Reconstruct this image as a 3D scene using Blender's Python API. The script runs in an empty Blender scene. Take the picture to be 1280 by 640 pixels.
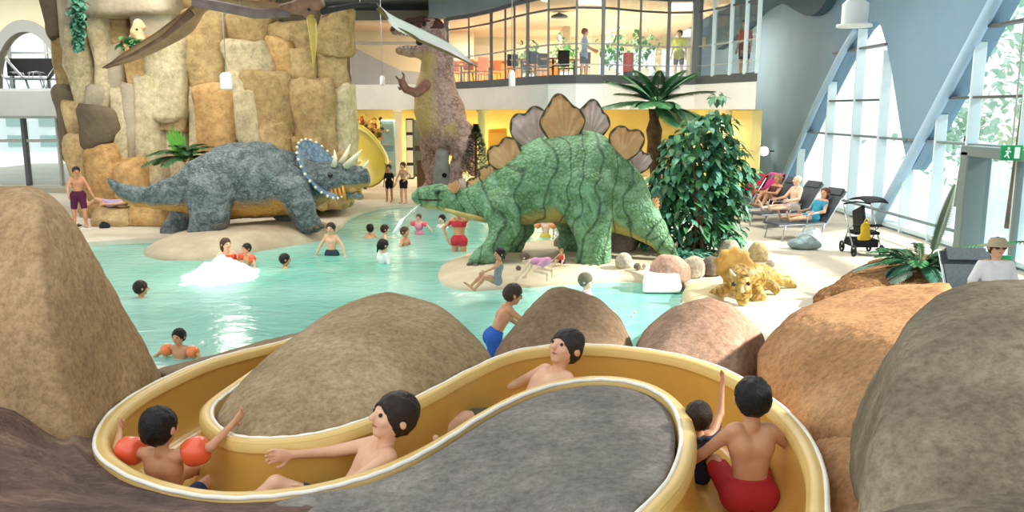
import bpy, bmesh, math, random
import numpy as np
from mathutils import Vector, Matrix, Quaternion
random.seed(7)
R = np.random.RandomState(11)
SC = bpy.context.scene
COL = SC.collection
PI = math.pi
# ---------------------------------------------------------------- camera
F = 1050.0
TH = math.radians(9.9)
EYE = np.array([0.0, 0.0, 3.0])
def ray(px, py):
    dx = (px-640)/F; dy = (320-py)/F
    return np.array([dx, math.cos(TH)+dy*math.sin(TH), -math.sin(TH)+dy*math.cos(TH)])
def G(px, py, z=0.0):
    d = ray(px, py); s = (z-EYE[2])/d[2]; return EYE+d*s
def D(px, py, Y):
    d = ray(px, py); return EYE+d*(Y/d[1])
def PX(px, py, X):
    d = ray(px, py); return EYE+d*(X/d[0])
def S(Y): return Y/F*1.01           # metres per pixel at distance Y
cam_d = bpy.data.cameras.new('camera'); cam = bpy.data.objects.new('camera', cam_d); COL.objects.link(cam)
cam.location = EYE; cam.rotation_euler = (PI/2-TH, 0, 0)
cam_d.sensor_width = 36; cam_d.lens = F/1280*36; cam_d.clip_end = 300
SC.camera = cam
# ---------------------------------------------------------------- materials
def lin(h):
    h = h.lstrip('#'); v = [int(h[i:i+2], 16)/255 for i in (0, 2, 4)]
    return tuple([(c/12.92 if c <= .04045 else ((c+.055)/1.055)**2.4) for c in v]+[1.0])
MATS = {}
def mat(name, c1, c2=None, scale=3.0, rough=.7, bump=0.0, bscale=None, spec=.3, metal=0, detail=6, c3=None, dist=0.02, stretch=None, emis=0, coat=0, speck=0):
    if name in MATS: return MATS[name]
    m = bpy.data.materials.new(name); m.use_nodes = True
    nt = m.node_tree; N = nt.nodes; L = nt.links
    b = N['Principled BSDF']
    b.inputs['Roughness'].default_value = rough; b.inputs['Metallic'].default_value = metal
    b.inputs['Specular IOR Level'].default_value = spec
    if coat: b.inputs['Coat Weight'].default_value = coat
    b.inputs['Base Color'].default_value = lin(c1)
    tc = N.new('ShaderNodeTexCoord'); src = tc.outputs['Object']
    if stretch:
        mp = N.new('ShaderNodeMapping'); mp.inputs['Scale'].default_value = stretch
        L.new(src, mp.inputs['Vector']); src = mp.outputs['Vector']
    if c2:
        n = N.new('ShaderNodeTexNoise'); n.inputs['Scale'].default_value = scale; n.inputs['Detail'].default_value = detail
        n.inputs['Roughness'].default_value = .62
        L.new(src, n.inputs['Vector'])
        r = N.new('ShaderNodeValToRGB'); e = r.color_ramp.elements
        e[0].position = .36; e[0].color = lin(c1); e[1].position = .66; e[1].color = lin(c2)
        if c3:
            x = e.new(.52); x.color = lin(c3)
        L.new(n.outputs['Fac'], r.inputs['Fac']); L.new(r.outputs['Color'], b.inputs['Base Color'])
        if speck:
            ns = N.new('ShaderNodeTexNoise'); ns.inputs['Scale'].default_value = speck; ns.inputs['Detail'].default_value = 3; ns.inputs['Roughness'].default_value = .8
            L.new(src, ns.inputs['Vector'])
            rs = N.new('ShaderNodeValToRGB'); es_ = rs.color_ramp.elements
            es_[0].position = .30; es_[0].color = (.58, .55, .52, 1); es_[1].position = .62; es_[1].color = (1.22, 1.2, 1.17, 1)
            L.new(ns.outputs['Fac'], rs.inputs['Fac'])
            mm = N.new('ShaderNodeMix'); mm.data_type = 'RGBA'; mm.blend_type = 'MULTIPLY'; mm.inputs[0].default_value = .75
            L.new(r.outputs['Color'], mm.inputs[6]); L.new(rs.outputs['Color'], mm.inputs[7]); L.new(mm.outputs[2], b.inputs['Base Color'])
    if bump:
        n2 = N.new('ShaderNodeTexNoise'); n2.inputs['Scale'].default_value = bscale or scale*4; n2.inputs['Detail'].default_value = 5
        L.new(src, n2.inputs['Vector'])
        bp = N.new('ShaderNodeBump'); bp.inputs['Strength'].default_value = bump; bp.inputs['Distance'].default_value = dist
        L.new(n2.outputs['Fac'], bp.inputs['Height']); L.new(bp.outputs['Normal'], b.inputs['Normal'])
    if emis:
        b.inputs['Emission Color'].default_value = lin(c1); b.inputs['Emission Strength'].default_value = emis
    MATS[name] = m
    return m
def skin_mat(name, base, belly, line, vscale=9.0, bump=.6, rough=.55, dist=.03, hi=None, wscale=3.0):
    """animal hide: pigment attribute mixes back and belly colours; voronoi scales"""
    m = bpy.data.materials.new(name); m.use_nodes = True
    nt = m.node_tree; N = nt.nodes; L = nt.links; b = N['Principled BSDF']
    b.inputs['Roughness'].default_value = rough; b.inputs['Specular IOR Level'].default_value = .4
    tc = N.new('ShaderNodeTexCoord')
    at = N.new('ShaderNodeAttribute'); at.attribute_name = 'pig'
    v = N.new('ShaderNodeTexVoronoi'); v.inputs['Scale'].default_value = vscale; v.feature = 'DISTANCE_TO_EDGE'
    L.new(tc.outputs['Object'], v.inputs['Vector'])
    w = N.new('ShaderNodeTexNoise'); w.inputs['Scale'].default_value = wscale; w.inputs['Detail'].default_value = 5
    w.inputs['Distortion'].default_value = 1.6
    L.new(tc.outputs['Object'], w.inputs['Vector'])
    r = N.new('ShaderNodeValToRGB'); e = r.color_ramp.elements
    e[0].position = .02; e[0].color = lin(line); e[1].position = .16; e[1].color = lin(base)
    L.new(v.outputs['Distance'], r.inputs['Fac'])
    mx = N.new('ShaderNodeMix'); mx.data_type = 'RGBA'
    r2 = N.new('ShaderNodeValToRGB'); e = r2.color_ramp.elements
    e[0].position = .4; e[0].color = (0, 0, 0, 1); e[1].position = .68; e[1].color = (.75, .75, .75, 1)
    L.new(w.outputs['Fac'], r2.inputs['Fac'])
    L.new(r2.outputs['Color'], mx.inputs[0]); L.new(r.outputs['Color'], mx.inputs[6]); mx.inputs[7].default_value = lin(hi or line)
    m2 = N.new('ShaderNodeMix'); m2.data_type = 'RGBA'
    L.new(at.outputs['Fac'], m2.inputs[0]); L.new(mx.outputs[2], m2.inputs[6]); m2.inputs[7].default_value = lin(belly)
    L.new(m2.outputs[2], b.inputs['Base Color'])
    ad = N.new('ShaderNodeMath'); ad.operation = 'MULTIPLY_ADD'; ad.inputs[1].default_value = 1.2
    L.new(v.outputs['Distance'], ad.inputs[0]); L.new(w.outputs['Fac'], ad.inputs[2])
    bp = N.new('ShaderNodeBump'); bp.inputs['Strength'].default_value = bump; bp.inputs['Distance'].default_value = dist
    L.new(ad.outputs[0], bp.inputs['Height']); L.new(bp.outputs['Normal'], b.inputs['Normal'])
    return m
# ---------------------------------------------------------------- objects
def tag(o, label=None, cat=None, group=None, kind=None):
    if label: o['label'] = label
    if cat: o['category'] = cat
    if group: o['group'] = group
    if kind: o['kind'] = kind
    return o
def empty(name, loc, label, cat, group=None, rz=0):
    o = bpy.data.objects.new(name, None); COL.objects.link(o); o.location = loc; o.rotation_euler = (0, 0, rz)
    o.empty_display_size = .1
    return tag(o, label, cat, group)
def obj(name, V, Fc, m, parent=None, smooth=True, loc=None, pig=None, local=False):
    """mesh from world-space verts; origin at base centre (or parent's origin)"""
    V = np.asarray(V, float)
    me = bpy.data.meshes.new(name)
    if parent is not None:
        org = np.zeros(3) if local else np.array(parent.get('_org', (0, 0, 0)))
    else:
        org = np.array(loc) if loc is not None else np.array([(V[:, 0].min()+V[:, 0].max())/2, (V[:, 1].min()+V[:, 1].max())/2, V[:, 2].min()])
    me.from_pydata([tuple(v) for v in (V-org)], [], [tuple(int(i) for i in f) for f in Fc])
    if m is not None: me.materials.append(m)
    if smooth: me.polygons.foreach_set('use_smooth', [True]*len(me.polygons))
    if pig is not None:
        a = me.attributes.new('pig', 'FLOAT', 'POINT'); a.data.foreach_set('value', np.asarray(pig, dtype=np.float32))
    me.update()
    o = bpy.data.objects.new(name, me); COL.objects.link(o)
    if parent is not None:
        o.parent = parent
    else:
        o.location = org; o['_org'] = tuple(org)
    return o
def root(name, loc, label, cat, group=None):
    o = empty(name, tuple(loc), label, cat, group); o['_org'] = tuple(float(x) for x in loc); return o
def sub(parent, o):       # let children of a part share the origin of its thing
    o['_org'] = parent.get('_org', (0, 0, 0)); return o
def copy_tree(o, loc=None, rz=None, label=None, group=None, parent=None, mats=None):
    c = o.copy(); COL.objects.link(c)
    if parent is not None: c.parent = parent
    if loc is not None: c.location = loc
    if rz is not None: c.rotation_euler = (0, 0, rz)
    if label: c['label'] = label
    if group: c['group'] = group
    for ch in list(o.children): copy_tree(ch, parent=c)
    return c
class MB:
    """collects shapes into one mesh"""
    def __init__(s): s.V = []; s.F = []
    def add(s, V, Fc):
        o = len(s.V); s.V += [tuple(v) for v in V]; s.F += [tuple(i+o for i in f) for f in Fc]; return s
    def box(s, c, d, rz=0, M=None):
        x, y, z = d[0]/2, d[1]/2, d[2]/2
        b = min(x, y, z)*.18
        V = []
        # chamfered box: 24 verts
        for sx in (-1, 1):
            for sy in (-1, 1):
                for sz in (-1, 1):
                    V.append((sx*x, sy*(y-b), sz*(z-b))); V.append((sx*(x-b), sy*y, sz*(z-b))); V.append((sx*(x-b), sy*(y-b), sz*z))
        def I(sx, sy, sz, k): return (((sx+1)//2)*4+((sy+1)//2)*2+(sz+1)//2)*3+k
        Fc = []
        for a in (-1, 1):
            Fc.append([I(a, -1, -1, 0), I(a, 1, -1, 0), I(a, 1, 1, 0), I(a, -1, 1, 0)][::a])
            Fc.append([I(-1, a, -1, 1), I(1, a, -1, 1), I(1, a, 1, 1), I(-1, a, 1, 1)][::-a])
            Fc.append([I(-1, -1, a, 2), I(1, -1, a, 2), I(1, 1, a, 2), I(-1, 1, a, 2)][::a])
            for c2 in (-1, 1):
                Fc.append([I(a, c2, -1, 0), I(a, c2, -1, 1), I(a, c2, 1, 1), I(a, c2, 1, 0)])
                Fc.append([I(a, -1, c2, 0), I(a, 1, c2, 0), I(a, 1, c2, 2), I(a, -1, c2, 2)])
                Fc.append([I(-1, a, c2, 1), I(1, a, c2, 1), I(1, a, c2, 2), I(-1, a, c2, 2)])
                for d3 in (-1, 1): Fc.append([I(a, c2, d3, 0), I(a, c2, d3, 1), I(a, c2, d3, 2)])
        V = np.array(V)
        if M is not None: V = V@np.array(M).T
        if rz:
            cz, sz_ = math.cos(rz), math.sin(rz); V = V@np.array([[cz, sz_, 0], [-sz_, cz, 0], [0, 0, 1]])
        return s.add(V+np.array(c), Fc)
    def bar(s, a, b, w, h=None, up=(0, 0, 1)):
        """box beam from a to b"""
        a = np.array(a, float); b = np.array(b, float); d = b-a; L = np.linalg.norm(d); d = d/L
        u = np.array(up, float)
        if abs(d@u) > .98: u = np.array([0, 1., 0]) if abs(d[1]) < .9 else np.array([1., 0, 0])
        x = np.cross(d, u); x /= np.linalg.norm(x); y = np.cross(x, d)
        M = np.stack([x, d, y], 1)
        return s.box((a+b)/2, (w, L, h or w), M=M)
    def tube(s, pts, rad, n=8, cap=True, flat=None):
        pts = np.array(pts, float); k = len(pts); rad = np.broadcast_to(np.array(rad, float), (k,))
        T = np.gradient(pts, axis=0); T /= np.linalg.norm(T, axis=1)[:, None]+1e-12
        u = np.array([0, 0, 1.]) if abs(T[0][2]) < .9 else np.array([1., 0, 0])
        V = []; 
        for i in range(k):
            x = np.cross(T[i], u); x /= np.linalg.norm(x)+1e-12; y = np.cross(x, T[i]); u = y
            for j in range(n):
                a = 2*PI*j/n; V.append(pts[i]+rad[i]*(math.cos(a)*x+math.sin(a)*y*(flat or 1)))
        Fc = [(i*n+j, i*n+(j+1) % n, (i+1)*n+(j+1) % n, (i+1)*n+j) for i in range(k-1) for j in range(n)]
        if cap:
            V.append(pts[0]); V.append(pts[-1]); c0 = k*n
            Fc += [(c0, (j+1) % n, j) for j in range(n)]+[(c0+1, (k-1)*n+j, (k-1)*n+(j+1) % n) for j in range(n)]
        return s.add(V, Fc)
    def lathe(s, prof, c, n=20):
        V = []; k = len(prof)
        for r, z in prof:
            for j in range(n):
                a = 2*PI*j/n; V.append((c[0]+r*math.cos(a), c[1]+r*math.sin(a), c[2]+z))
        Fc = [(i*n+j, i*n+(j+1) % n, (i+1)*n+(j+1) % n, (i+1)*n+j) for i in range(k-1) for j in range(n)]
        Fc += [tuple(range(n))[::-1], tuple((k-1)*n+j for j in range(n))]
        return s.add(V, Fc)
    def ball(s, c, r, n=12, M=None):
        r = np.broadcast_to(np.array(r, float), (3,)); m = n//2+1
        V = []
        for i in range(m):
            t = PI*(i+.0)/(m-1)
            for j in range(n):
                a = 2*PI*j/n; V.append((math.sin(t)*math.cos(a), math.sin(t)*math.sin(a), math.cos(t)))
        V = np.array(V)*r
        if M is not None: V = V@np.array(M).T
        Fc = [(i*n+j, (i+1)*n+j, (i+1)*n+(j+1) % n, i*n+(j+1) % n) for i in range(m-1) for j in range(n)]
        return s.add(V+np.array(c), Fc)
    def prism(s, poly, vec):
        """closed polygon (3D pts, planar) extruded by vec"""
        P = np.array(poly, float); n = len(P); V = np.vstack([P, P+np.array(vec)])
        Fc = [tuple(range(n))[::-1], tuple(range(n, 2*n))]+[(i, (i+1) % n, n+(i+1) % n, n+i) for i in range(n)]
        return s.add(V, Fc)
    def obj(s, name, m, parent=None, smooth=False, **k): return obj(name, s.V, s.F, m, parent, smooth, **k)
def weld(o):
    bm = bmesh.new(); bm.from_mesh(o.data); bmesh.ops.remove_doubles(bm, verts=bm.verts, dist=1e-5)
    bmesh.ops.recalc_face_normals(bm, faces=bm.faces); bm.to_mesh(o.data); bm.free(); return o
def autosmooth(o, ang=40):
    me = o.data; me.polygons.foreach_set('use_smooth', [True]*len(me.polygons))
    bm = bmesh.new(); bm.from_mesh(me)
    for e in bm.edges:
        if len(e.link_faces) == 2 and e.calc_face_angle(0) > math.radians(ang): e.smooth = False
    bm.to_mesh(me); bm.free(); return o
# ---------------------------------------------------------------- noise (numpy value noise)
def _h(i, j, k, s):
    n = (i*374761393+j*668265263+k*2147483647+s*974634777) & 0x7fffffff
    n = ((n ^ (n >> 13))*1274126177) & 0x7fffffff
    return ((n ^ (n >> 16)) & 0xffff)/65535.0
def vnoise(P, s=0):
    P = np.asarray(P, float); f = np.floor(P).astype(np.int64); t = P-f; t = t*t*(3-2*t); r = 0
    for a in (0, 1):
        for b in (0, 1):
            for c in (0, 1):
                w = (t[:, 0] if a else 1-t[:, 0])*(t[:, 1] if b else 1-t[:, 1])*(t[:, 2] if c else 1-t[:, 2])
                r = r+w*_h(f[:, 0]+a, f[:, 1]+b, f[:, 2]+c, s)
    return r*2-1
def fbm(P, s=0, o=4):
    r = 0; a = 1; P = np.asarray(P, float)
    for i in range(o): r = r+a*vnoise(P*2**i+i*17.3, s+i); a *= .5
    return r
# ---------------------------------------------------------------- signed-distance modelling
class SDF:
    def __init__(s, lo, hi, h):
        s.lo = np.array(lo, float); s.h = h
        s.n = np.maximum(4, np.ceil((np.array(hi, float)-s.lo)/h).astype(int)+1)
        s.D = np.full(s.n, 10.0, np.float32)
    def grid(s, lo, hi):
        a = np.clip(np.floor((lo-s.lo)/s.h).astype(int), 0, s.n-1); b = np.clip(np.ceil((hi-s.lo)/s.h).astype(int)+1, 1, s.n)
        if (b <= a).any(): return None, None
        ax = [s.lo[i]+s.h*np.arange(a[i], b[i]) for i in range(3)]
        return (slice(a[0], b[0]), slice(a[1], b[1]), slice(a[2], b[2])), np.meshgrid(*ax, indexing='ij', sparse=True)
    def union(s, sl, d, k):
        e = s.D[sl]
        if k > 0:
            hh = np.clip(.5+.5*(e-d)/k, 0, 1); s.D[sl] = e+(d-e)*hh-k*hh*(1-hh)
        else: s.D[sl] = np.minimum(e, d)
    def cone(s, a, b, ra, rb, k=.03, op='u', flat=1.0, fdir=(0, 1, 0)):
        a = np.array(a, float); b = np.array(b, float); m = max(ra, rb)*max(1, flat)+k*1.5+s.h*3
        sl, X = s.grid(np.minimum(a, b)-m, np.maximum(a, b)+m)
        if sl is None: return
        ab = b-a; L2 = float(ab@ab)+1e-12
        q = [X[i]-a[i] for i in range(3)]
        t = np.clip((q[0]*ab[0]+q[1]*ab[1]+q[2]*ab[2])/L2, 0, 1)
        v = [q[i]-t*ab[i] for i in range(3)]
        if flat != 1.0:
            fd = np.array(fdir, float); fd /= np.linalg.norm(fd)
            dt = v[0]*fd[0]+v[1]*fd[1]+v[2]*fd[2]
            g = (1/flat-1)
            v = [v[i]+dt*fd[i]*g for i in range(3)]
        d = np.sqrt(v[0]**2+v[1]**2+v[2]**2)-(ra+t*(rb-ra))
        if flat < 1: d = d*max(flat, .5)
        if op == 'u': s.union(sl, d, k)
        else: s.D[sl] = np.maximum(s.D[sl], -d)
        return s
    def ell(s, c, r, M=None, k=.03, op='u'):
        c = np.array(c, float); r = np.broadcast_to(np.array(r, float), (3,)); m = r.max()+k*1.5+s.h*3
        sl, X = s.grid(c-m, c+m)
        if sl is None: return
        q = [X[i]-c[i] for i in range(3)]
        if M is not None:
            M = np.array(M); q = [q[0]*M[0, i]+q[1]*M[1, i]+q[2]*M[2, i] for i in range(3)]
        k0 = np.sqrt((q[0]/r[0])**2+(q[1]/r[1])**2+(q[2]/r[2])**2)
        k1 = np.sqrt((q[0]/r[0]**2)**2+(q[1]/r[1]**2)**2+(q[2]/r[2]**2)**2)+1e-9
        d = k0*(k0-1)/k1
        if op == 'u': s.union(sl, d, k)
        else: s.D[sl] = np.maximum(s.D[sl], -d)
        return s
    def mesh(s):
        Dm = s.D; n = np.array(Dm.shape)
        # close the border
        for ax in range(3):
            for e in (0, -1):
                ix = [slice(None)]*3; ix[ax] = e; Dm[tuple(ix)] = np.maximum(Dm[tuple(ix)], s.h*.5)
        neg = Dm < 0
        c = np.zeros(n-1, np.int8)
        for a in (0, 1):
            for b in (0, 1):
                for d in (0, 1): c += neg[a:n[0]-1+a, b:n[1]-1+b, d:n[2]-1+d]
        act = np.argwhere((c > 0) & (c < 8))
        if len(act) == 0: return np.zeros((0, 3)), []
        idx = np.full(n-1, -1, np.int64); idx[tuple(act.T)] = np.arange(len(act))
        P = np.zeros((len(act), 3)); C = np.zeros(len(act))
        cor = [(a, b, d) for a in (0, 1) for b in (0, 1) for d in (0, 1)]
        val = {q: Dm[act[:, 0]+q[0], act[:, 1]+q[1], act[:, 2]+q[2]] for q in cor}
        for q in cor:
            for ax in range(3):
                if q[ax] == 0:
                    w = list(q); w[ax] = 1; w = tuple(w)
                    da, db = val[q], val[w]; m = (da < 0) != (db < 0)
                    t = da[m]/(da[m]-db[m]); p = np.tile(np.array(q, float), (m.sum(), 1)); p[:, ax] += t
                    P[m] += p; C[m] += 1
        V = s.lo+s.h*(act+P/C[:, None])
        Fc = []
        for ax in range(3):
            sl0 = [slice(None)]*3; sl1 = [slice(None)]*3; sl0[ax] = slice(0, n[ax]-1); sl1[ax] = slice(1, n[ax])
            A = neg[tuple(sl0)]; B = neg[tuple(sl1)]
            e = np.argwhere(A != B); u, v = [(1, 2), (2, 0), (0, 1)][ax]
            ok = (e[:, u] > 0) & (e[:, v] > 0) & (e[:, u] < n[u]-1) & (e[:, v] < n[v]-1); e = e[ok]
            def at(du, dv):
                q = e.copy(); q[:, u] += du; q[:, v] += dv; return idx[q[:, 0], q[:, 1], q[:, 2]]
            q = np.stack([at(-1, -1), at(0, -1), at(0, 0), at(-1, 0)], 1)
            fl = ~A[e[:, 0], e[:, 1], e[:, 2]]
            q[fl] = q[fl][:, ::-1]
            Fc.append(q)
        return V, np.vstack(Fc)
def normals(V, Fc):
    Fc = np.asarray(Fc); n = np.cross(V[Fc[:, 2]]-V[Fc[:, 0]], V[Fc[:, 3]]-V[Fc[:, 1]]) if Fc.shape[1] == 4 else np.cross(V[Fc[:, 1]]-V[Fc[:, 0]], V[Fc[:, 2]]-V[Fc[:, 0]])
    N = np.zeros_like(V)
    for i in range(Fc.shape[1]): np.add.at(N, Fc[:, i], n)
    return N/(np.linalg.norm(N, axis=1)[:, None]+1e-12)
def smoothmesh(V, Fc, it=2, w=.5):
    Fc = np.asarray(Fc)
    E = np.vstack([Fc[:, [i, (i+1) % 4]] for i in range(4)])
    for _ in range(it):
        s = np.zeros_like(V); c = np.zeros(len(V))
        np.add.at(s, E[:, 0], V[E[:, 1]]); np.add.at(c, E[:, 0], 1); np.add.at(s, E[:, 1], V[E[:, 0]]); np.add.at(c, E[:, 1], 1)
        V = V+w*(s/np.maximum(c, 1)[:, None]-V)
    return V
def hull_rock(name, pts, m, h=.04, rnd=.05, amp=.03, freq=1.5, seed=0, parent=None, grow=None, label=None, cat='boulder', group=None):
    """solid rock: rounded convex hull of 3-D points with weathered surface"""
    pts = np.array(pts, float)
    bm = bmesh.new()
    for p in pts: bm.verts.new(p)
    r = bmesh.ops.convex_hull(bm, input=bm.verts)
    bm.normal_update(); ctr = pts.mean(0)
    pl = {}
    for f in bm.faces:
        nn = np.array(f.normal); 
        if np.linalg.norm(nn) < .5: continue
        off = float(nn@np.array(f.verts[0].co))
        if nn@ctr > off: nn = -nn; off = -off
        pl[tuple(np.round(nn, 2))] = (nn, off)
    bm.free()
    pad = rnd*2+amp*2+h*3
    s = SDF(pts.min(0)-pad, pts.max(0)+pad, h)
    ax = [s.lo[i]+s.h*np.arange(s.n[i]) for i in range(3)]
    X = np.meshgrid(*ax, indexing='ij', sparse=True)
    acc = 0; kk = 1.0/max(rnd, .005)
    mx = None
    ds = []
    for nn, off in pl.values():
        d = (X[0]*nn[0]+X[1]*nn[1]+X[2]*nn[2]-off).astype(np.float32)
        mx = d if mx is None else np.maximum(mx, d); ds.append(d)
    for d in ds: acc = acc+np.exp((d-mx)*kk)
    s.D = (mx+np.log(acc)/kk*.6-rnd*.5).astype(np.float32)
    V, Fc = s.mesh()
    Nn = normals(V, Fc)
    V = V+Nn*(amp*fbm(V*freq, seed, 4)+amp*.35*fbm(V*freq*5, seed+9, 2))[:, None]
    o = obj(name, V, Fc, m, parent)
    if parent is None: tag(o, label, cat, group)
    return o
def star_mound(bound, ctr, fn, rings=26, amp=.02, freq=2.0, seed=0, skirt=.5, sub=6):
    """solid mound: closed 3-D boundary loop, centre and height profile fn(r) added above the linear blend"""
    B = np.array(bound, float)
    # resample closed loop
    B2 = []
    for i in range(len(B)):
        for k in range(sub): B2.append(B[i]+(B[(i+1) % len(B)]-B[i])*k/sub)
    B = np.array(B2)
    for _ in range(3): B = .5*B+.25*(np.roll(B, 1, 0)+np.roll(B, -1, 0))
    n = len(B); c = np.array(ctr, float); V = []; Fc = []
    for r in range(rings+1):
        t = 1-r/rings*.985
        P = c+(B-c)*t; P[:, 2] += fn(t); V.append(P)
    V = np.vstack(V)
    edge = np.minimum(1, np.repeat(np.arange(rings+1), n)/4)
    V[:, 2] += amp*fbm(V*freq, seed)*edge
    for r in range(rings):
        for j in range(n): Fc.append((r*n+j, r*n+(j+1) % n, (r+1)*n+(j+1) % n, (r+1)*n+j))
    Fc = [f for f in Fc]
    tip = len(V); V = np.vstack([V, V[rings*n:(rings+1)*n].mean(0)])
    for j in range(n): Fc.append((rings*n+j, rings*n+(j+1) % n, tip))
    lo = V[:n].copy(); lo[:, 2] -= skirt; base = len(V); V = np.vstack([V, lo])
    for j in range(n): Fc.append(((j+1) % n, j, base+j, base+(j+1) % n))
    Fc.append(tuple(base+j for j in range(n)))
    return V, Fc
def crom(P, n):
    """Catmull-Rom through points, n samples per span"""
    P = np.array(P, float); Q = np.vstack([2*P[0]-P[1], P, 2*P[-1]-P[-2]]); out = []
    for i in range(1, len(Q)-2):
        for k in range(n):
            t = k/n; a, b, c, d = Q[i-1:i+3]
            out.append(.5*((2*b)+(-a+c)*t+(2*a-5*b+4*c-d)*t*t+(-a+3*b-3*c+d)*t**3))
    out.append(P[-1]); return np.array(out)
# ================================================================ THE SETTING
M_deck = mat('deck_tiles', '#cfc3ad', '#ddd4c2', 1.2, .55, .15, 30)
M_white = mat('white_plaster', '#e9e8e2', '#f2f1ec', .8, .7)
M_cream = mat('cream_plaster', '#e6dcb8', '#eee6c8', .8, .7)
M_yellow = mat('yellow_plaster', '#e6d27e', '#ecdb92', .7, .65)
M_blue = mat('blue_grey_wall', '#7896aa', '#809db2', .35, .75)
M_darkblue = mat('dark_blue_soffit', '#46616d', '#4b6672', .5, .7)
M_ceil = mat('grey_blue_ceiling', '#7d8c92', '#84939a', .6, .8)
M_grey = mat('grey_paint', '#a7a8a4', '#b0b1ad', 1, .6)
M_dgrey = mat('dark_grey_metal', '#4f5354', None, rough=.45, spec=.5)
M_frame = mat('pale_blue_frame_paint', '#cfe3e8', '#d8e9ed', 1, .5)
M_tubem = mat('blue_steel_tube', '#a3c3dc', None, rough=.35, spec=.5)
M_doorm = mat('grey_green_door_frame', '#6f7f80', None, rough=.5)
M_galc = mat('peach_ceiling', '#e8c8a8', '#eed3b6', .6, .8)
M_wood = mat('warm_wood', '#9a6a3c', '#b58050', 4, .6)
M_orange = mat('orange_panel', '#d98a3a', '#e29a4c', 2, .6)
def glass_mat():
    m = bpy.data.materials.new('window_glass'); m.use_nodes = True; nt = m.node_tree; N = nt.nodes; L = nt.links
    N.remove(N['Principled BSDF']); t = N.new('ShaderNodeBsdfTransparent'); t.inputs[0].default_value = (.93, .97, .97, 1)
    g = N.new('ShaderNodeBsdfGlossy'); g.inputs['Roughness'].default_value = .03
    x = N.new('ShaderNodeMixShader'); x.inputs[0].default_value = .06
    L.new(t.outputs[0], x.inputs[1]); L.new(g.outputs[0], x.inputs[2]); L.new(x.outputs[0], N['Material Output'].inputs['Surface']); return m
M_glass = glass_mat()
def struct(o): o['kind'] = 'structure'; return o
def plate(name, outer, holes, to3, thick, m, parent=None):
    """flat panel with holes; to3(u,v,d) maps plane coords + depth to world"""
    bm = bmesh.new(); es = []
    for loop in [outer]+holes:
        vs = [bm.verts.new((p[0], p[1], 0)) for p in loop]
        es += [bm.edges.new((vs[i], vs[(i+1) % len(vs)])) for i in range(len(vs))]
    bmesh.ops.triangle_fill(bm, use_beauty=True, use_dissolve=False, edges=es)
    bm.verts.index_update()
    P = [v.co.copy() for v in bm.verts]; T = [[v.index for v in f.verts] for f in bm.faces]; n = len(P)
    # edges that belong to one face only
    cnt = {}
    for t in T:
        for i in range(3):
            e = (t[i], t[(i+1) % 3]); k = tuple(sorted(e)); cnt.setdefault(k, []).append(e)
    V = [to3(p.x, p.y, 0) for p in P]+[to3(p.x, p.y, thick) for p in P]
    Fc = [tuple(t) for t in T]+[tuple(i+n for i in t[::-1]) for t in T]
    for k, e in cnt.items():
        if len(e) == 1: a, b = e[0]; Fc.append((b, a, a+n, b+n))
    bm.free()
    o = obj(name, V, Fc, m, parent, smooth=False)
    bm = bmesh.new(); bm.from_mesh(o.data); bmesh.ops.recalc_face_normals(bm, faces=bm.faces); bm.to_mesh(o.data); bm.free()
    return o
# ---- pool and deck
ZD = .10                                   # deck level above the water (z = 0)
pool_px = [(60, 309), (110, 308), (180, 304), (330, 300), (400, 299), (418, 292), (429, 283), (440, 273), (470, 263), (510, 259), (560, 257), (640, 259),
           (720, 263), (760, 272), (775, 300), (805, 330), (835, 352), (858, 364), (856, 380), (838, 400), (806, 424)]
pool = [tuple(G(x, y, 0)[:2]) for x, y in pool_px]+[(1.2, 9.7), (-1.0, 9.4), (-4, 9.3), (-8.6, 9.4), (-9.6, 12)]
pl = crom([(*p, 0) for p in pool+[pool[0]]], 4)[:-1]; pool = [tuple(p[:2]) for p in pl]
floor = struct(plate('floor', [(-26, 1), (9.6, 1), (9.6, 46), (-26, 46)], [pool], lambda u, v, d: (u, v, ZD-d), .3, M_deck))
pw = MB(); n = len(pool)
pw.V = [(*p, ZD-.3) for p in pool]+[(*p, -1.05) for p in pool]
pw.F = [(i, (i+1) % n, n+(i+1) % n, n+i) for i in range(n)]+[tuple(range(n, 2*n))]
M_basin = mat('pool_basin_tiles', '#5fb8a8', '#78c8b8', 2, .5)
basin = struct(pw.obj('floor_pool_basin', M_basin)); weld(basin)
# water: turquoise, slightly see-through, rippled
m = bpy.data.materials.new('pool_water'); m.use_nodes = True; nt = m.node_tree; N = nt.nodes; L = nt.links; b = N['Principled BSDF']
tc = N.new('ShaderNodeTexCoord'); no = N.new('ShaderNodeTexNoise'); no.inputs['Scale'].default_value = .28; no.inputs['Detail'].default_value = 3
L.new(tc.outputs['Object'], no.inputs['Vector'])
cr = N.new('ShaderNodeValToRGB'); e = cr.color_ramp.elements; e[0].position = .38; e[0].color = lin('#7ccab8'); e[1].position = .64; e[1].color = lin('#a9e2d4')
L.new(no.outputs['Fac'], cr.inputs['Fac']); L.new(cr.outputs['Color'], b.inputs['Base Color'])
b.inputs['Roughness'].default_value = .16; b.inputs['Specular IOR Level'].default_value = .45; b.inputs['Alpha'].default_value = .82
mp = N.new('ShaderNodeMapping'); mp.inputs['Scale'].default_value = (1.0, 1.7, 1); L.new(tc.outputs['Object'], mp.inputs['Vector'])
n1 = N.new('ShaderNodeTexNoise'); n1.inputs['Scale'].default_value = 2.2; n1.inputs['Detail'].default_value = 4; n1.inputs['Distortion'].default_value = .8
L.new(mp.outputs['Vector'], n1.inputs['Vector'])
bp = N.new('ShaderNodeBump'); bp.inputs['Strength'].default_value = .4; bp.inputs['Distance'].default_value = .07
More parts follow.
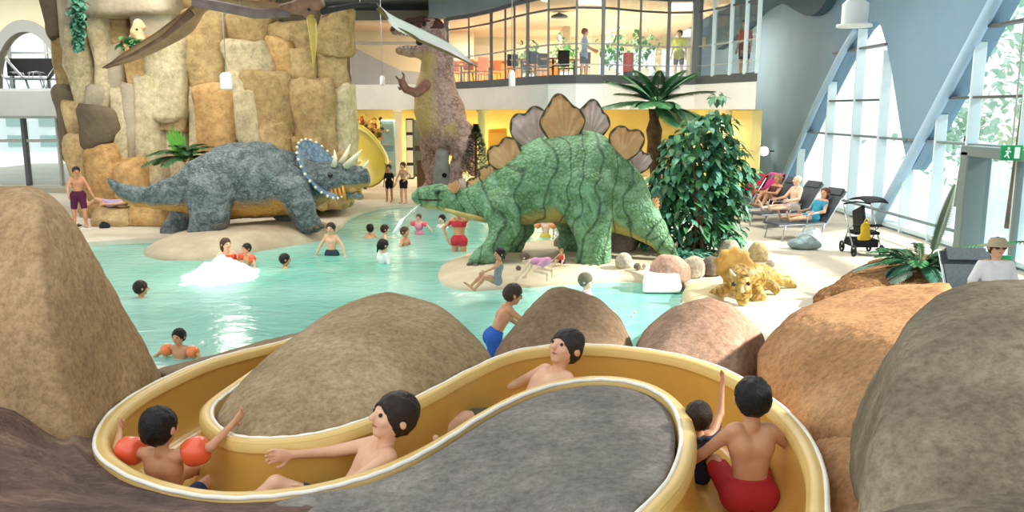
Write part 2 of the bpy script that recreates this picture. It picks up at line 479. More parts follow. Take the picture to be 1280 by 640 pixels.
L.new(n1.outputs['Fac'], bp.inputs['Height']); L.new(bp.outputs['Normal'], b.inputs['Normal']); M_water = m
bm = bmesh.new(); vs = [bm.verts.new((*p, 0)) for p in pool]
es = [bm.edges.new((vs[i], vs[(i+1) % n])) for i in range(n)]; bmesh.ops.triangle_fill(bm, use_beauty=True, use_dissolve=False, edges=es)
bm.normal_update()
for f in bm.faces:
    if f.normal.z < 0: f.normal_flip()
me = bpy.data.meshes.new('pool_water'); bm.to_mesh(me); bm.free(); me.materials.append(m)
wo = bpy.data.objects.new('pool_water', me); COL.objects.link(wo)
tag(wo, 'turquoise rippled water filling the pool around both dinosaurs', 'water', kind='stuff')
# ---- ceiling
struct(MB().box((-8, 28.5, 7.45), (36, 37, .3)).obj('ceiling', M_ceil))
struct(MB().box((5.8, 4.5, 7.45), (8, 11, .3)).obj('ceiling_sun_blocker', M_ceil))  # unseen roof piece added to keep the sun off the foreground rocks
# ---- right wall: blue-grey with one flowing glazed opening
XW = 9.3
def W(px, py): p = PX(px, py, XW); return (p[1], p[2])
tube1 = [W(*q) for q in [(972, 250), (985, 220), (1000, 188), (1020, 143), (1045, 92), (1062, 60), (1076, 38)]]
hole = tube1+[W(*q) for q in [(1086, 27), (1094, 25), (1101, 32), (1108, 55), (1114, 85), (1121, 130), (1128, 175), (1134, 205), (1139, 212), (1147, 200)]]
t2a, t2b = np.array(W(1100, 281)), np.array(W(1252, 0))
hole += [tuple(W(1160, 174)), tuple(W(1252, 2))]
up = t2a+(t2b-t2a)*1.22; hole += [tuple(up), (10.2, 6.6), (10.2, .16), (hole[0][0], .16)]
struct(plate('wall_right', [(6.5, 0), (6.5, 7.3), (45, 7.3), (45, 0)], [hole], lambda u, v, d: (XW+d, u, v), .35, M_blue))
wave = [W(*q) for q in [(905, 62), (940, 37), (952, 23), (963, 13), (975, 6), (985, 4), (996, 7), (1008, 14), (1022, 20), (1034, 16), (1045, 3), (1060, -25)]]
wv = crom([(a, b, 0) for a, b in wave], 5)
struct(MB().prism([(XW-.32, p[0], p[1]) for p in wv]+[(XW-.32, wave[-1][0], 7.3), (XW-.32, wave[0][0], 7.3)], (.3, 0, 0)).obj('trim_1', M_darkblue))
win = struct(empty('window_1', (XW, 18, .1), None, None)); win['_org'] = (XW, 18, .1)
ups = []
def top_at(Y):
    """height of the opening above floor at distance Y along the wall"""
    h = hole+[hole[0]]; best = .2
    for (a, b), (c, d) in zip(h[:-1], h[1:]):
        if (a-Y)*(c-Y) <= 0 and abs(a-c) > 1e-6: best = max(best, b+(d-b)*(Y-a)/(c-a))
    return best
def bot2(Y):  # the wall wedge between both lobes
    return None
mull = [PX(x, 150, XW)[1] for x in (1003, 1037, 1070, 1103, 1139, 1176, 1216, 1283)]+[13.6, 12.0]
zt = [4.6, 3.24, 2.3]
for Y in mull:
    t = min(top_at(Y), 6.5)
    if Y > 27: t = min(t, top_at(Y))
    MB().box((XW+.02, Y, (t+.1)/2), (.24, .06, t-.1)).obj('mullion', M_frame, win)
MM = sorted(mull)
for z in zt:
    for a, bY in zip(MM[:-1], MM[1:]):
        ya, yb = a+.035, bY-.035
        if min(top_at(a), top_at(bY)) < z-1.0 or max(top_at(a), top_at(bY)) < z: continue
        MB().box((XW+.05, (ya+yb)/2, z), (.24, yb-ya, .05)).obj('transom', M_dgrey if z != 2.3 else M_doorm, win)
MB().box((XW+.1, (hole[0][0]+10.2)/2, .2), (.3, hole[0][0]-10.2, .1)).obj('sill', M_frame, win)
gl = plate('pane', hole, [], lambda u, v, d: (XW+.2+d, u, v), .012, M_glass, win)
MB().tube([(XW-.12, *p) for p in crom([(a, b, 0) for a, b in tube1], 4)[:, :2]], .10, 12).obj('sloping_tube', M_tubem, win, smooth=True)
MB().tube([(XW-.12, *(t2a+(t2b-t2a)*k)) for k in (0, .25, .5, .75, 1.0, 1.22)], .125, 12).obj('sloping_tube', M_tubem, win, smooth=True)
MB().tube([(XW-.25, Y, .55) for Y in (23.5, 20.5, 17.5, 16.8)], .035, 8).obj('guard_rail', M_doorm, win, smooth=True)
# exit door set in the glazing
dr = struct(empty('door_1', (XW-.2, 16, .1), None, None)); dr['_org'] = (XW-.2, 16, .1)
y0, y1 = PX(1208, 250, XW-.3)[1], 13.9
MB().box((XW-.18, y0, 1.15), (.5, .28, 2.1)).obj('door_post', M_doorm, dr); MB().box((XW-.18, y1, 1.15), (.5, .2, 2.1)).obj('door_post', M_doorm, dr)
MB().box((XW-.18, (y0+y1)/2, 2.2), (.5, y0-y1+.3, .2)).obj('door_header', M_doorm, dr)
ym = (y0+y1)/2
MB().box((XW-.1, ym, 1.1), (.1, .1, 2.0)).obj('door_stile', M_doorm, dr)
MB().box((XW-.1, ym+.6, 1.12), (.02, 1.0, 1.95)).obj('door_pane', M_glass, dr); MB().box((XW-.1, ym-.6, 1.12), (.02, 1.0, 1.95)).obj('door_pane', M_glass, dr)
# exit sign: green with white running figure and door
ex = root('exit_sign', D(1264, 191, 14.4)+np.array([0, 0, -.1]), 'green exit sign with white running figure hanging before the glass door', 'sign')
c = np.array(D(1264, 191, 14.4)); M_green = mat('sign_green', '#1f9a62', None, rough=.4); M_sw = mat('sign_white', '#f4fbf6', None, rough=.5)
MB().box(c, (.36, .06, .26)).obj('sign_panel', M_green, ex)
q = MB(); q.box(c+[.08, -.034, 0], (.09, .012, .19)); q.obj('door_symbol', M_sw, ex)
q = MB(); q.ball(c+[-.07, -.034, .075], (.022, .008, .022)); q.bar(c+[-.07, -.034, .05], c+[-.085, -.034, -.02], .035, .01, (0, 1, 0)); q.bar(c+[-.085, -.034, -.02], c+[-.05, -.034, -.09], .02, .01, (0, 1, 0))
q.bar(c+[-.085, -.034, -.02], c+[-.13, -.034, -.07], .02, .01, (0, 1, 0)); q.bar(c+[-.07, -.034, .045], c+[-.025, -.034, .01], .016, .01, (0, 1, 0)); q.bar(c+[-.07, -.034, .045], c+[-.12, -.034, .02], .016, .01, (0, 1, 0))
q.obj('running_figure', M_sw, ex)
MB().bar(c+[0, 0, .12], [c[0], c[1], 7.3], .02).obj('hanger_rod', M_grey, ex)
# ---- gallery: curved slab, glazing, room behind
fr_px = [(540, 34.5), (561, 33.3), (588, 32.2), (615, 30.6), (632, 29.4), (643, 28.6), (659, 27.7), (684, 26.6), (718, 26.0), (750, 26.1), (768, 26.4), (795, 27), (829, 27.4), (863, 27.3)]
front = [((x-640)/F*Y*1.005, Y) for x, Y in fr_px]
right = [((x-640)/F*Y*1.005, Y) for x, Y in [(884, 26.4), (905, 25.5), (923, 24.8), (938, 24.2)]]
fl = front+right
ZB, ZS, ZC = 3.0, 4.0, 6.42
backline = [(fl[-1][0]+.9, 42), (fl[0][0]-6, 42), (fl[0][0]-6, 35.5), (fl[0][0]-2.5, 34.9)]
poly = fl+backline
struct(MB().prism([(x, y, ZB) for x, y in poly], (0, 0, ZS-ZB-.005)).obj('floor_gallery', M_white))
struct(MB().prism([(x, y-.04, ZS-.22) for x, y in fl]+[(x, y+.35, ZS-.22) for x, y in fl[::-1]], (0, 0, .26)).obj('trim_2', M_dgrey))
struct(MB().prism([(x, y+.1, ZC) for x, y in fl]+[(x, y, ZC) for x, y in backline], (0, 0, .1)).obj('ceiling_gallery', M_galc))
struct(MB().prism([(x, y-.05, ZC+.05) for x, y in fl]+[(x, y+.3, ZC+.05) for x, y in fl[::-1]], (0, 0, .95)).obj('trim_3', M_ceil))
M_mgrey = mat('mid_grey_metal', '#6d7272', None, rough=.4, spec=.5)
gw = struct(empty('window_2', (front[8][0], front[8][1], ZS), None, None)); gw['_org'] = (front[8][0], front[8][1], ZS)
thick = {1: .2, 13: .3}
for i, (x, y) in enumerate(front[1:], 1):
    t = thick.get(i, .07 if i % 3 else .11)
    MB().box((x, y, (ZS+ZC)/2), (t, t, ZC-ZS)).obj('mullion', M_mgrey, gw)
for (x, y) in right:
    MB().box((x, y, (ZS+ZC+.6)/2), (.1, .13, ZC+.6-ZS)).obj('mullion', M_frame, gw)
for (a, b) in zip(fl[1:-1], fl[2:]):
    for z, t, mm in ((ZC-.42, .06, M_dgrey), (ZC-.03, .1, M_dgrey), (ZS+.95, .045, M_grey), (ZS+.35, .03, M_grey)):
        MB().bar((*a, z), (*b, z), t).obj('handrail' if z < 5 else 'transom', mm, gw)
    a2, b2 = np.array(a), np.array(b)
    MB().prism([(*a2, ZS+.05), (*b2, ZS+.05), (*b2, ZC), (*a2, ZC)], (0, .012, 0)).obj('pane', M_glass, gw)
gx = fl[0][0]
# gallery back wall: cream with wide windows on its right half
bw = [(gx-6, ZS), (gx-6, ZC), (11, ZC), (11, ZS)]
hol = [[(a, ZS+.5), (a+1.25, ZS+.5), (a+1.25, ZC-.55), (a, ZC-.55)] for a in (4.2, 5.7, 7.2, 8.7)]
struct(plate('wall_gallery_back', bw, hol, lambda u, v, d: (u, 41.5+d, v), .3, M_cream))
struct(MB().box((2.3, 38, (ZS+ZC)/2), (.3, 3.5, ZC-ZS)).obj('wall_gallery_divider', mat('taupe_plaster', '#b9a184', '#c3ad92', 1)))
# ---- rooms under the gallery: yellow walls, columns
struct(MB().box((0, 39.5, 1.5), (26, .3, 3.0)).obj('wall_back', M_yellow))
struct(MB().box((7.2, 30, 1.55), (.3, 10, 2.9)).obj('wall_back_right', M_yellow))
for i, (px, Y) in enumerate([(500, 34.5), (603, 33), (680, 30), (905, 27.5)]):
    x = (px-640)/F*Y; struct(MB().lathe([(.2, 0), (.2, .12), (.16, .14), (.16, 2.78), (.22, 2.8), (.22, 2.9)], (x, Y, ZD), 20).obj('column', M_cream if i != 1 else mat('pale_green_column', '#c9d8a8', None)))
# ---- back left: gallery with stair beside the cliff
xl = (436-640)/F*35
struct(MB().box((-6.2, 36.2, 3.35), (8, .35, .72)).obj('trim_4', M_white))
struct(MB().box((-6.2, 38.5, 5.4), (9, .3, 4.2)).obj('wall_stair', M_cream))
sp = [D(438, 58, 36), D(440, 115, 36), D(545, 115, 36), D(545, 92, 36), D(500, 88, 36)]
struct(MB().prism(sp, (0, 1.2, 0)).obj('trim_stair', M_grey))
struct(MB().bar(D(438, 54, 35.7), D(530, 54, 35.7), .12, .12).obj('trim_5', M_grey))
# ---- left facade: arched gallery over a glazed lower floor
YL = 30.0
def LW(px, py): p = D(px, py, YL); return (p[0], p[2])
ax0, az0 = LW(38, 113); rx, rz = 41*S(YL), 69*S(YL)
arch = [(ax0+rx*math.cos(a), az0+rz*math.sin(a)) for a in np.linspace(0, PI, 25)]
x0, x1 = LW(-70, 100)[0], LW(130, 100)[0]
wz0, wz1 = LW(0, 232)[1], LW(0, 148)[1]
wl = plate('wall_left', [(x0, 0), (x0, 7.3), (x1, 7.3), (x1, 0)], [arch, [(x0+.5, wz0), (x1-.4, wz0), (x1-.4, wz1), (x0+.5, wz1)]], lambda u, v, d: (u, YL+d, v), .35, M_cream); struct(wl)
ring = MB(); n = 25
for (dr_, yy) in ((0, -.06), (1, -.06), (1, .4), (0, .4)):
    ring.V += [(ax0+(rx+dr_*.28)*math.cos(a), YL+yy, az0+(rz+dr_*.4)*math.sin(a)) for a in np.linspace(0, PI, n)]
ring.F = [(k*n+i, k*n+i+1, ((k+1) % 4)*n+i+1, ((k+1) % 4)*n+i) for k in range(4) for i in range(n-1)]
struct(ring.obj('trim_6', M_grey))
zf0, zf1 = LW(0, 148)[1], LW(0, 111)[1]
struct(MB().box(((x0+x1)/2, YL+1.3, (zf0+zf1)/2), (x1-x0, 3.6, zf1-zf0)).obj('floor_gallery_left', mat('pale_grey_slab', '#b4bab8', '#bcc1bf', 1)))
struct(MB().box(((x0+x1)/2, YL-.2, wz0/2), (x1-x0, .5, wz0)).obj('wall_left_low', mat('sill_grey', '#a9a493', '#b3ae9d', 1)))
w3 = struct(empty('window_3', (ax0, YL, wz0), None, None)); w3['_org'] = (ax0, YL, wz0)
for px in (-28, 31, 73): 
    p = LW(px, 190)[0]; MB().box((p, YL+.1, (wz0+wz1)/2), (.14 if px != 73 else .07, .2, wz1-wz0)).obj('mullion', M_dgrey if px != 73 else M_grey, w3)
MB().box(((x0+x1)/2, YL+.1, LW(0, 176)[1]), (x1-x0-1, .12, .1)).obj('transom', M_grey, w3)
MB().box(((x0+x1)/2, YL+.15, (wz0+wz1)/2), (x1-x0-.9, .015, wz1-wz0)).obj('pane', M_glass, w3)
w4 = struct(empty('window_4', (ax0, 33, zf1), None, None)); w4['_org'] = (ax0, 33, zf1)
for px in (-20, 14, 60): MB().box((D(px, 90, 33)[0], 33, zf1+1.6), (.1, .12, 3.2)).obj('mullion', M_grey, w4)
MB().box((ax0, 33, D(0, 66, 33)[2]), (7, .1, .08)).obj('transom', M_grey, w4)
MB().box((ax0, 33.1, zf1+1.6), (7, .015, 3.2)).obj('pane', M_glass, w4)
# ---- world outside: bright overcast sky, sun, buildings and trees beyond the glass
w = bpy.data.worlds.new('sky'); SC.world = w; w.use_nodes = True; nt = w.node_tree
bg = nt.nodes['Background']; bg.inputs['Color'].default_value = (.90, .96, 1.0, 1); bg.inputs['Strength'].default_value = 1.25
sun_d = bpy.data.lights.new('sun', 'SUN'); sun_d.energy = 10.0; sun_d.angle = math.radians(4); sun_d.color = (1, .97, .9)
sun = bpy.data.objects.new('sun', sun_d); COL.objects.link(sun); sun.rotation_euler = Vector((-.80, .06, -.55)).to_track_quat('-Z', 'Y').to_euler()
def lamp(loc, e, col, size=.4, kind='POINT', rot=None, sx=None):
    d = bpy.data.lights.new('lamp_or_fill_light', kind); d.energy = e; d.color = col
    if kind == 'AREA':
        d.size = size
        if sx: d.shape = 'RECTANGLE'; d.size_y = sx
    else: d.shadow_soft_size = size
    o = bpy.data.objects.new('lamp_or_fill_light', d); COL.objects.link(o); o.location = loc
    if rot: o.rotation_euler = rot
    return o
warm = (1, .82, .5)
for x, y in ((-5, 37), (-1.5, 36.5), (1.5, 35), (4.5, 33), (6, 28)): lamp((x, y, 2.75), 190, warm, 1.2, 'AREA')
for x, y in ((-1.5, 36), (1.0, 32), (3.6, 31), (6.5, 32), (2, 39), (5, 37)): lamp((x, y, ZC-.06), 230, (1, .88, .72), 1.6, 'AREA')
for x, y in ((-6, 16), (0, 16), (5, 18), (-9, 20), (2.5, 21), (-6.5, 29.5)): lamp((x, y, 7.25), 260, (1, .95, .88), 2.5, 'AREA')  # added area lights without fixtures, for ambient light in the hall
lamp((-16.5, 26.5, 7.2), 260, (1, .97, .9), 2.5, 'AREA'); lamp((-17, 31.5, 6.6), 120, (1, .97, .9), 1.5, 'AREA')  # added fill lights, unseen, to brighten the left wall and arch
# outside
gd = mat('paving_outside', '#c9cdc9', None); struct(MB().box((10, 30, -.12), (120, 110, .1)).obj('ground_outside', gd)) if False else None
bl = root('apartment_building', (24, 24, 0), 'pale pink apartment building seen through the right hand glazing', 'building')
MB().box((25.5, 26, 6), (3, 14, 12)).obj('wall', mat('pink_render', '#c98f80', '#d3a092', 1), bl)
for k in range(4):
    for j in range(3): MB().box((23.95, 20.6+k*3.4, 2.2+j*3.4), (.12, 1.3, 1.7)).obj('window', mat('pale_shutter', '#b9c9d2', None), bl)
MB().box((25.5, 26, 12.1), (3.4, 14.4, .3)).obj('roof', M_dgrey, bl)
b2 = root('office_building', (-25, 62, 0), 'pale office block with rows of windows beyond the left glazing', 'building')
MB().box((-30.5, 62, 1.6), (12, 4, 3.2)).obj('wall', mat('pale_render', '#d4dcd6', None), b2)
for k in range(5):
    for j in range(2): MB().box((-35+k*2.3, 59.95, .8+j*1.4), (1.3, .12, .8)).obj('window', mat('green_grey_glass', '#7f9c92', None), b2)
# ================================================================ WATER SLIDE
P_px = [(1040, 700), (1034, 640), (1030, 590), (1010, 545), (975, 508), (920, 470), (860, 448), (800, 437), (740, 432), (690, 433), (640, 441), (590, 462), (540, 488), (490, 512), (450, 528),
        (410, 540), (370, 547), (330, 549), (300, 547), (283, 541), (270, 530), (265, 519), (268, 507), (280, 496), (298, 483), (325, 464), (355, 445), (390, 428), (425, 414)]
Q_px = [(735, 700), (800, 640), (836, 600), (851, 560), (849, 528), (836, 503), (810, 486), (775, 477), (735, 476), (690, 483), (645, 499), (600, 523), (560, 549), (520, 572), (480, 590),
        (440, 603), (390, 615), (330, 622), (270, 623), (205, 612), (150, 591), (119, 563), (128, 528), (160, 499), (205, 474), (255, 453), (305, 439), (345, 430), (395, 415)]
NP = len(P_px)
zr = [1.42-.40*i/(NP-1) for i in range(NP)]
PR = crom([G(*p, z) for p, z in zip(P_px, zr)], 5); QR = crom([G(*p, z) for p, z in zip(Q_px, zr)], 5)
M_slide = mat('ochre_fibreglass', '#c99c48', '#d3a855', 1.2, .33, .08, 9, spec=.5, coat=.15)
M_lip = mat('pale_ochre_lip', '#d8b468', '#dfbd74', 2, .4, spec=.45)
M_seam = mat('white_sealant', '#efe6d4', '#f5eee0', 8, .6)
slide = root('water_slide', (0, 5, .3), 'ochre yellow open water slide winding in an S between the brown boulders', 'water slide')
LIPW = .075; DEP = .46
V = []; NS = 17
for a, b in zip(PR, QR):
    d = b-a; d = d/np.linalg.norm(d); a2 = a+d*LIPW; b2 = b-d*LIPW
    for j in range(NS):
        # superelliptic trough section
        th = PI*j/(NS-1); cx = -math.copysign(abs(math.cos(th))**.45, math.cos(th)); sz = abs(math.sin(th))**.62
        V.append((a2+b2)/2+(b2-a2)/2*cx*1.0+np.array([0, 0, -DEP*sz]))
nU = len(PR)
Fc = [(i*NS+j, i*NS+j+1, (i+1)*NS+j+1, (i+1)*NS+j) for i in range(nU-1) for j in range(NS-1)]
# outer shell below, so the trough has thickness
base = len(V); V = V+[v+np.array([0, 0, -.05]) for v in V]
Fc += [(base+i*NS+j, base+(i+1)*NS+j, base+(i+1)*NS+j+1, base+i*NS+j+1) for i in range(nU-1) for j in range(NS-1)]
tr = obj('trough', V, Fc, M_slide, slide)
for RR, OO in ((PR, QR), (QR, PR)):
    V = []; 
    for a, b in zip(RR, OO):
        d = b-a; d = d/np.linalg.norm(d)
        for off, dz in ((LIPW+.012, -.05), (LIPW+.008, -.008), (LIPW*.75, .012), (.0, .010), (-.012, -.012), (-.012, -.16)): V.append(a+d*off+np.array([0, 0, dz]))
    k = 6
    Fc = [(i*k+j, (i+1)*k+j, (i+1)*k+j+1, i*k+j+1) for i in range(nU-1) for j in range(k-1)]
    obj('rim', V, Fc, M_lip, slide)
    q = MB(); q.tube([p+np.array([0, 0, .004+.002*math.sin(i*1.7)]) for i, p in enumerate(RR)], .013, 6); q.obj('sealant_seam', M_seam, slide, True)
# inner white bead along the lip near the first bend
# ================================================================ BOULDERS ROUND THE SLIDE
def rockmat(name, a, b, c3=None, scale=1.6): return mat(name, a, b, scale, .88, .5, 11, spec=.15, c3=c3, dist=.04, detail=9, speck=22)
M_rA = rockmat('rock_grey_tan', '#8a7658', '#b09a7a', '#9d8868')
M_rB = rockmat('rock_brown_grey', '#7c6650', '#9c846b', '#8c745c')
M_rC = rockmat('rock_rosy_tan', '#947560', '#ad9280', '#a08470')
M_rD = rockmat('rock_orange_tan', '#9c7350', '#b99068', '#aa8058')
M_rE = rockmat('rock_dark_olive', '#6c6353', '#8c826e', '#7b7160', 2.2)
M_rF = rockmat('rock_slate', '#716c68', '#948d86', '#827b75', 2.0)
M_rG = mat('rock_purple_brown', '#54433c', '#8a7260', 2.2, .8, .9, 12, spec=.25, c3='#6e574b', dist=.05, detail=9, speck=18, stretch=(.45, 1.6, 3))
M_rH = rockmat('rock_sand', '#94795a', '#b99d78', '#a88a66', 1.2)
# A: mound wrapped by the first loop
iA = [i for i in range(8*5, 28*5+1, 4)]
bA = []
for i in iA:
    a, b = PR[i], QR[i]; d = (a-b); d[2] = 0; d /= np.linalg.norm(d); bA.append(a+d*.03+np.array([0, 0, -.03]))
bA = bA[3:]+[G(455, 412, .95), G(520, 414, .92), G(570, 426, .98), G(606, 444, 1.12)]
V, Fc = star_mound(bA, G(490, 432, 1.14), lambda t: .43*(1-t**2.4)**.85, 30, .018, 2.2, 3, .6)
tag(obj('boulder', V, Fc, M_rA), 'broad smooth tan boulder filling the first loop of the yellow slide', 'boulder')
# F: slate mound inside the near bend
iF = [i for i in range(1*5, 17*5+1, 4)]
bF = []
for i in iF:
    a, b = QR[i], PR[i]; d = (a-b); d[2] = 0; d /= np.linalg.norm(d); bF.append(a+d*.03+np.array([0, 0, -.02]))
bF += [G(300, 655, 1.12), G(380, 740, 1.12), G(560, 800, 1.15), G(700, 760, 1.25)]
V, Fc = star_mound(bF, G(640, 600, 1.24), lambda t: .055*(1-t**3)**.8, 30, .012, 2.4, 8, .7)
tag(obj('boulder', V, Fc, M_rF), 'low slate grey boulder enclosed by the near bend of the slide', 'boulder')
def prof(pts, Y): return [D(x, y, Y) for x, y in pts]
def shift(P, d): return [np.array(p)+np.array(d) for p in P]
# B, C: boulders behind the slide
pB = prof([(612, 452), (622, 435), (645, 403), (672, 376), (692, 358), (706, 356), (750, 371), (776, 395), (792, 428), (796, 450)], 7.0)
fB = [D(618, 462, 6.35), D(700, 455, 6.1), D(790, 458, 6.25), D(690, 380, 6.75), D(745, 374, 6.9), D(640, 425, 6.5), D(770, 425, 6.45)]
hull_rock('boulder', pB+fB+shift(pB[1:-1], (0, 1.0, -.25))+[D(620, 500, 6.6), D(790, 500, 6.6)], M_rB, .025, .02, .014, 2, 21, label='brown pointed boulder behind the slide between the blue-shorts boy and grey-haired child')
pC = prof([(790, 455), (795, 430), (816, 404), (850, 380), (886, 370), (925, 384), (952, 410), (963, 435), (962, 460), (948, 478)], 6.6)
fC = [D(805, 450, 6.0), D(860, 462, 5.85), D(925, 478, 5.75), D(870, 395, 6.3), D(925, 420, 6.1), D(835, 420, 6.1)]
hull_rock('boulder', pC+fC+shift(pC[1:-1], (.15, 1.1, -.3))+[D(800, 520, 6.3), D(940, 520, 6.2)], M_rC, .025, .04, .014, 2, 33, label='rounded rosy tan boulder behind the slide left of the orange rock')
# D: big orange-tan rock right of the slide
tD = [D(1000, 384, 6.6), D(1060, 362, 6.4), D(1120, 354, 6.2), D(1172, 352, 6.0), D(1190, 352, 6.0)]
eD = [D(945, 440, 5.6), D(965, 412, 5.7), D(1002, 390, 5.75), D(1090, 405, 5.0), D(1150, 432, 4.3)]
lD = [D(946, 480, 5.3), D(985, 520, 4.6), D(1030, 548, 4.2), D(1070, 545, 3.9), D(1160, 560, 3.7), D(1000, 560, 4.4), D(1060, 700, 4.0), D(1160, 700, 3.8)]
hull_rock('boulder', tD+eD+lD+shift(tD, (.2, .6, -.5))+[D(955, 500, 5.9), D(1195, 420, 5.6)], M_rD, .03, .018, .014, 1.6, 41, label='large faceted orange tan rock right of the slide bend')
# lower ledge below D beside the rim
hull_rock('boulder', [D(1000, 548, 4.3), D(1075, 535, 3.95), D(1090, 560, 3.7), D(1035, 590, 3.75), D(1040, 700, 3.3), D(1110, 700, 3.3), D(1024, 560, 3.95), D(1070, 640, 3.35), D(1095, 600, 3.4), D(1000, 700, 3.8)], M_rD, .025, .03, .015, 2, 47,
          label='small orange tan ledge at the foot of the large faceted rock beside the slide rim')
# E: nearest dark rock on the right
tE = [D(1130, 402, 3.9), D(1172, 364, 4.0), D(1222, 347, 3.9), D(1290, 343, 3.8), D(1400, 345, 3.6)]
fE = [D(1126, 412, 3.5), D(1107, 470, 3.15), D(1094, 530, 2.95), D(1080, 610, 2.8), D(1078, 700, 2.65), D(1180, 420, 3.2), D(1300, 430, 3.0), D(1420, 440, 2.9), D(1290, 620, 2.45), D(1420, 640, 2.3), D(1200, 720, 2.4), D(1400, 760, 2.3)]
hull_rock('boulder', tE+fE+shift(tE, (.1, .9, -.9))+[D(1075, 650, 3.2)], M_rE, .03, .03, .016, 2.2, 51, label='huge dark olive grey boulder filling the lower right corner')
hull_rock('boulder', [D(1040, 640, 2.12), D(1085, 622, 2.2), D(1150, 606, 2.2), D(1230, 598, 2.15), D(1330, 600, 2.1), D(1420, 640, 2.0), D(1050, 720, 1.95), D(1200, 740, 1.8), D(1400, 740, 1.8), D(1150, 640, 1.95), D(1290, 640, 1.9), D(1180, 680, 2.5), D(1380, 680, 2.5)], M_rE, .022, .05, .018, 3, 57,
          label='low dark olive boulder at the bottom edge before the huge dark one')
hull_rock('boulder', [D(1128, 402, 5.2), D(1150, 378, 5.4), D(1190, 360, 5.4), D(1230, 352, 5.3), D(1190, 400, 4.8), D(1240, 400, 4.8), D(1130, 440, 5.0), D(1240, 440, 5.6)], rockmat('rock_dark_brown', '#544236', '#6c5646', '#5e4a3d'), .03, .04, .02, 2, 59,
          label='dark brown stone wedged between the orange tan rock and huge olive boulder')
# H: tall spire on the left
Hp = [D(-90, 262, 5.2), D(-40, 236, 5.3), D(5, 229, 5.35), D(40, 230, 5.4), D(70, 244, 5.45), D(92, 268, 5.5), D(112, 300, 5.55), D(150, 372, 5.85), D(182, 430, 6.2), D(203, 466, 6.5)]
Hr = [D(52, 250, 5.05), D(52, 330, 4.8), D(64, 430, 4.65), (-2.47, 4.58, 1.02), (-2.74, 6.35, .9), (-2.47, 4.58, .3), (-2.74, 6.35, .3), D(-20, 420, 5.1), D(-70, 330, 5.35), D(-110, 450, 5.4), D(40, 560, 4.55)]
hull_rock('boulder', Hp+Hr+shift(Hp[:8], (-.75, .9, -.25))+[(-3.9, 4.6, .3), (-4.2, 6.6, .3), (-3.4, 7.0, .3)], M_rH, .03, .03, .018, 1.5, 61, label='tall sand coloured rock spire at the left edge beside the slide')
# G: dark banded rock in the lower left corner, between spire and slide
rows = []
idx = list(range(int(15.4*5), int(22.6*5)+1))
for i in idx:
    a_, b_ = QR[i], PR[i]; d = a_-b_; d[2] = 0; d /= np.linalg.norm(d); t = (i-idx[0])/(idx[-1]-idx[0]); up_ = max(0, t-.55)
    rows.append([a_+d*o_+np.array([-.25*up_*(o_ > .3), -.15*(1-t)*(o_ > .3), z_+up_*zu]) for o_, z_, zu in ((-.012, -.02, 0), (.07, .0, 0), (.2, .02, .15), (.45, .05, .5), (.8, .02, .8), (1.2, -.12, .8), (1.7, -.4, .6))])
g = np.array(rows); g = np.array([crom(r, 7) for r in g]); a, b, _ = g.shape; V = g.reshape(-1, 3).copy()
jj = np.tile(np.arange(b), a); ii = np.repeat(np.arange(a), b); e_ = np.minimum(1, jj/6.0)
st = vnoise(np.stack([jj*.22+.4*np.sin(ii*.11), ii*.035, np.zeros(a*b)], 1), 5)
V[:, 2] += e_*(.045*st+.03*fbm(V*2.5, 4)-.02*np.abs(fbm(V*5, 8, 3)))
V = np.vstack([V, V+np.array([0, 0, -.55])]); k = a*b
Fc = [(i*b+j, i*b+j+1, (i+1)*b+j+1, (i+1)*b+j) for i in range(a-1) for j in range(b-1)]
Fc = [f[::-1] for f in Fc]+[tuple(x+k for x in f) for f in Fc]
bd = [(0, j) for j in range(b-1)]+[(i, b-1) for i in range(a-1)]+[(a-1, j) for j in range(b-1, 0, -1)]+[(i, 0) for i in range(a-1, 0, -1)]
for (p, q) in zip(bd, bd[1:]+bd[:1]): Fc.append((p[0]*b+p[1], q[0]*b+q[1], k+q[0]*b+q[1], k+p[0]*b+p[1]))
o = obj('boulder', V, Fc, M_rG); tag(o, 'dark purple brown banded rock in the lower left corner below the spire', 'boulder')
bm = bmesh.new(); bm.from_mesh(o.data); bmesh.ops.recalc_face_normals(bm, faces=bm.faces); bm.to_mesh(o.data); bm.free()
def refine(g, n):
    g = np.array([crom(r, n) for r in g]); return np.array([crom(g[:, j], n) for j in range(g.shape[1])]).transpose(1, 0, 2)
# bank: rough rock base under boulders and slide, sloping to the pool
xs = [-9.4, -6.5, -4.5, -3.2, -2.2, -1.2, 0, 1.0, 2.0, 3.0, 4.2, 5.5, 7.2]
rows = []
for Y, zf in ((3.0, .62), (4.4, .6), (5.6, .6), (6.6, .62), (7.1, .52), (7.7, .30), (8.4, .05), (9.1, -.25), (9.5, -.5)):
    rows.append([(x*(1 if Y > 5 else .8), Y+(.9 if x > 1.8 and Y > 8 else 0)*min(1, (x-1.8)/1.2 if x > 1.8 else 0), zf-(.25 if x > 3 and Y > 7 else 0)) for x in xs])
g = refine(np.array(rows), 5); a, b, _ = g.shape; V = g.reshape(-1, 3).copy(); V[:, 2] += .05*fbm(V*1.5, 77)
V2 = V.copy(); V2[:, 2] = -1.2; k = a*b; V = np.vstack([V, V2])
Fc = [(i*b+j, i*b+j+1, (i+1)*b+j+1, (i+1)*b+j) for i in range(a-1) for j in range(b-1)]
bd = [(0, j) for j in range(b-1)]+[(i, b-1) for i in range(a-1)]+[(a-1, j) for j in range(b-1, 0, -1)]+[(i, 0) for i in range(a-1, 0, -1)]
Fc = Fc+[tuple(x+k for x in f[::-1]) for f in Fc]
for (p, q) in zip(bd, bd[1:]+bd[:1]): Fc.append((p[0]*b+p[1], q[0]*b+q[1], k+q[0]*b+q[1], k+p[0]*b+p[1]))
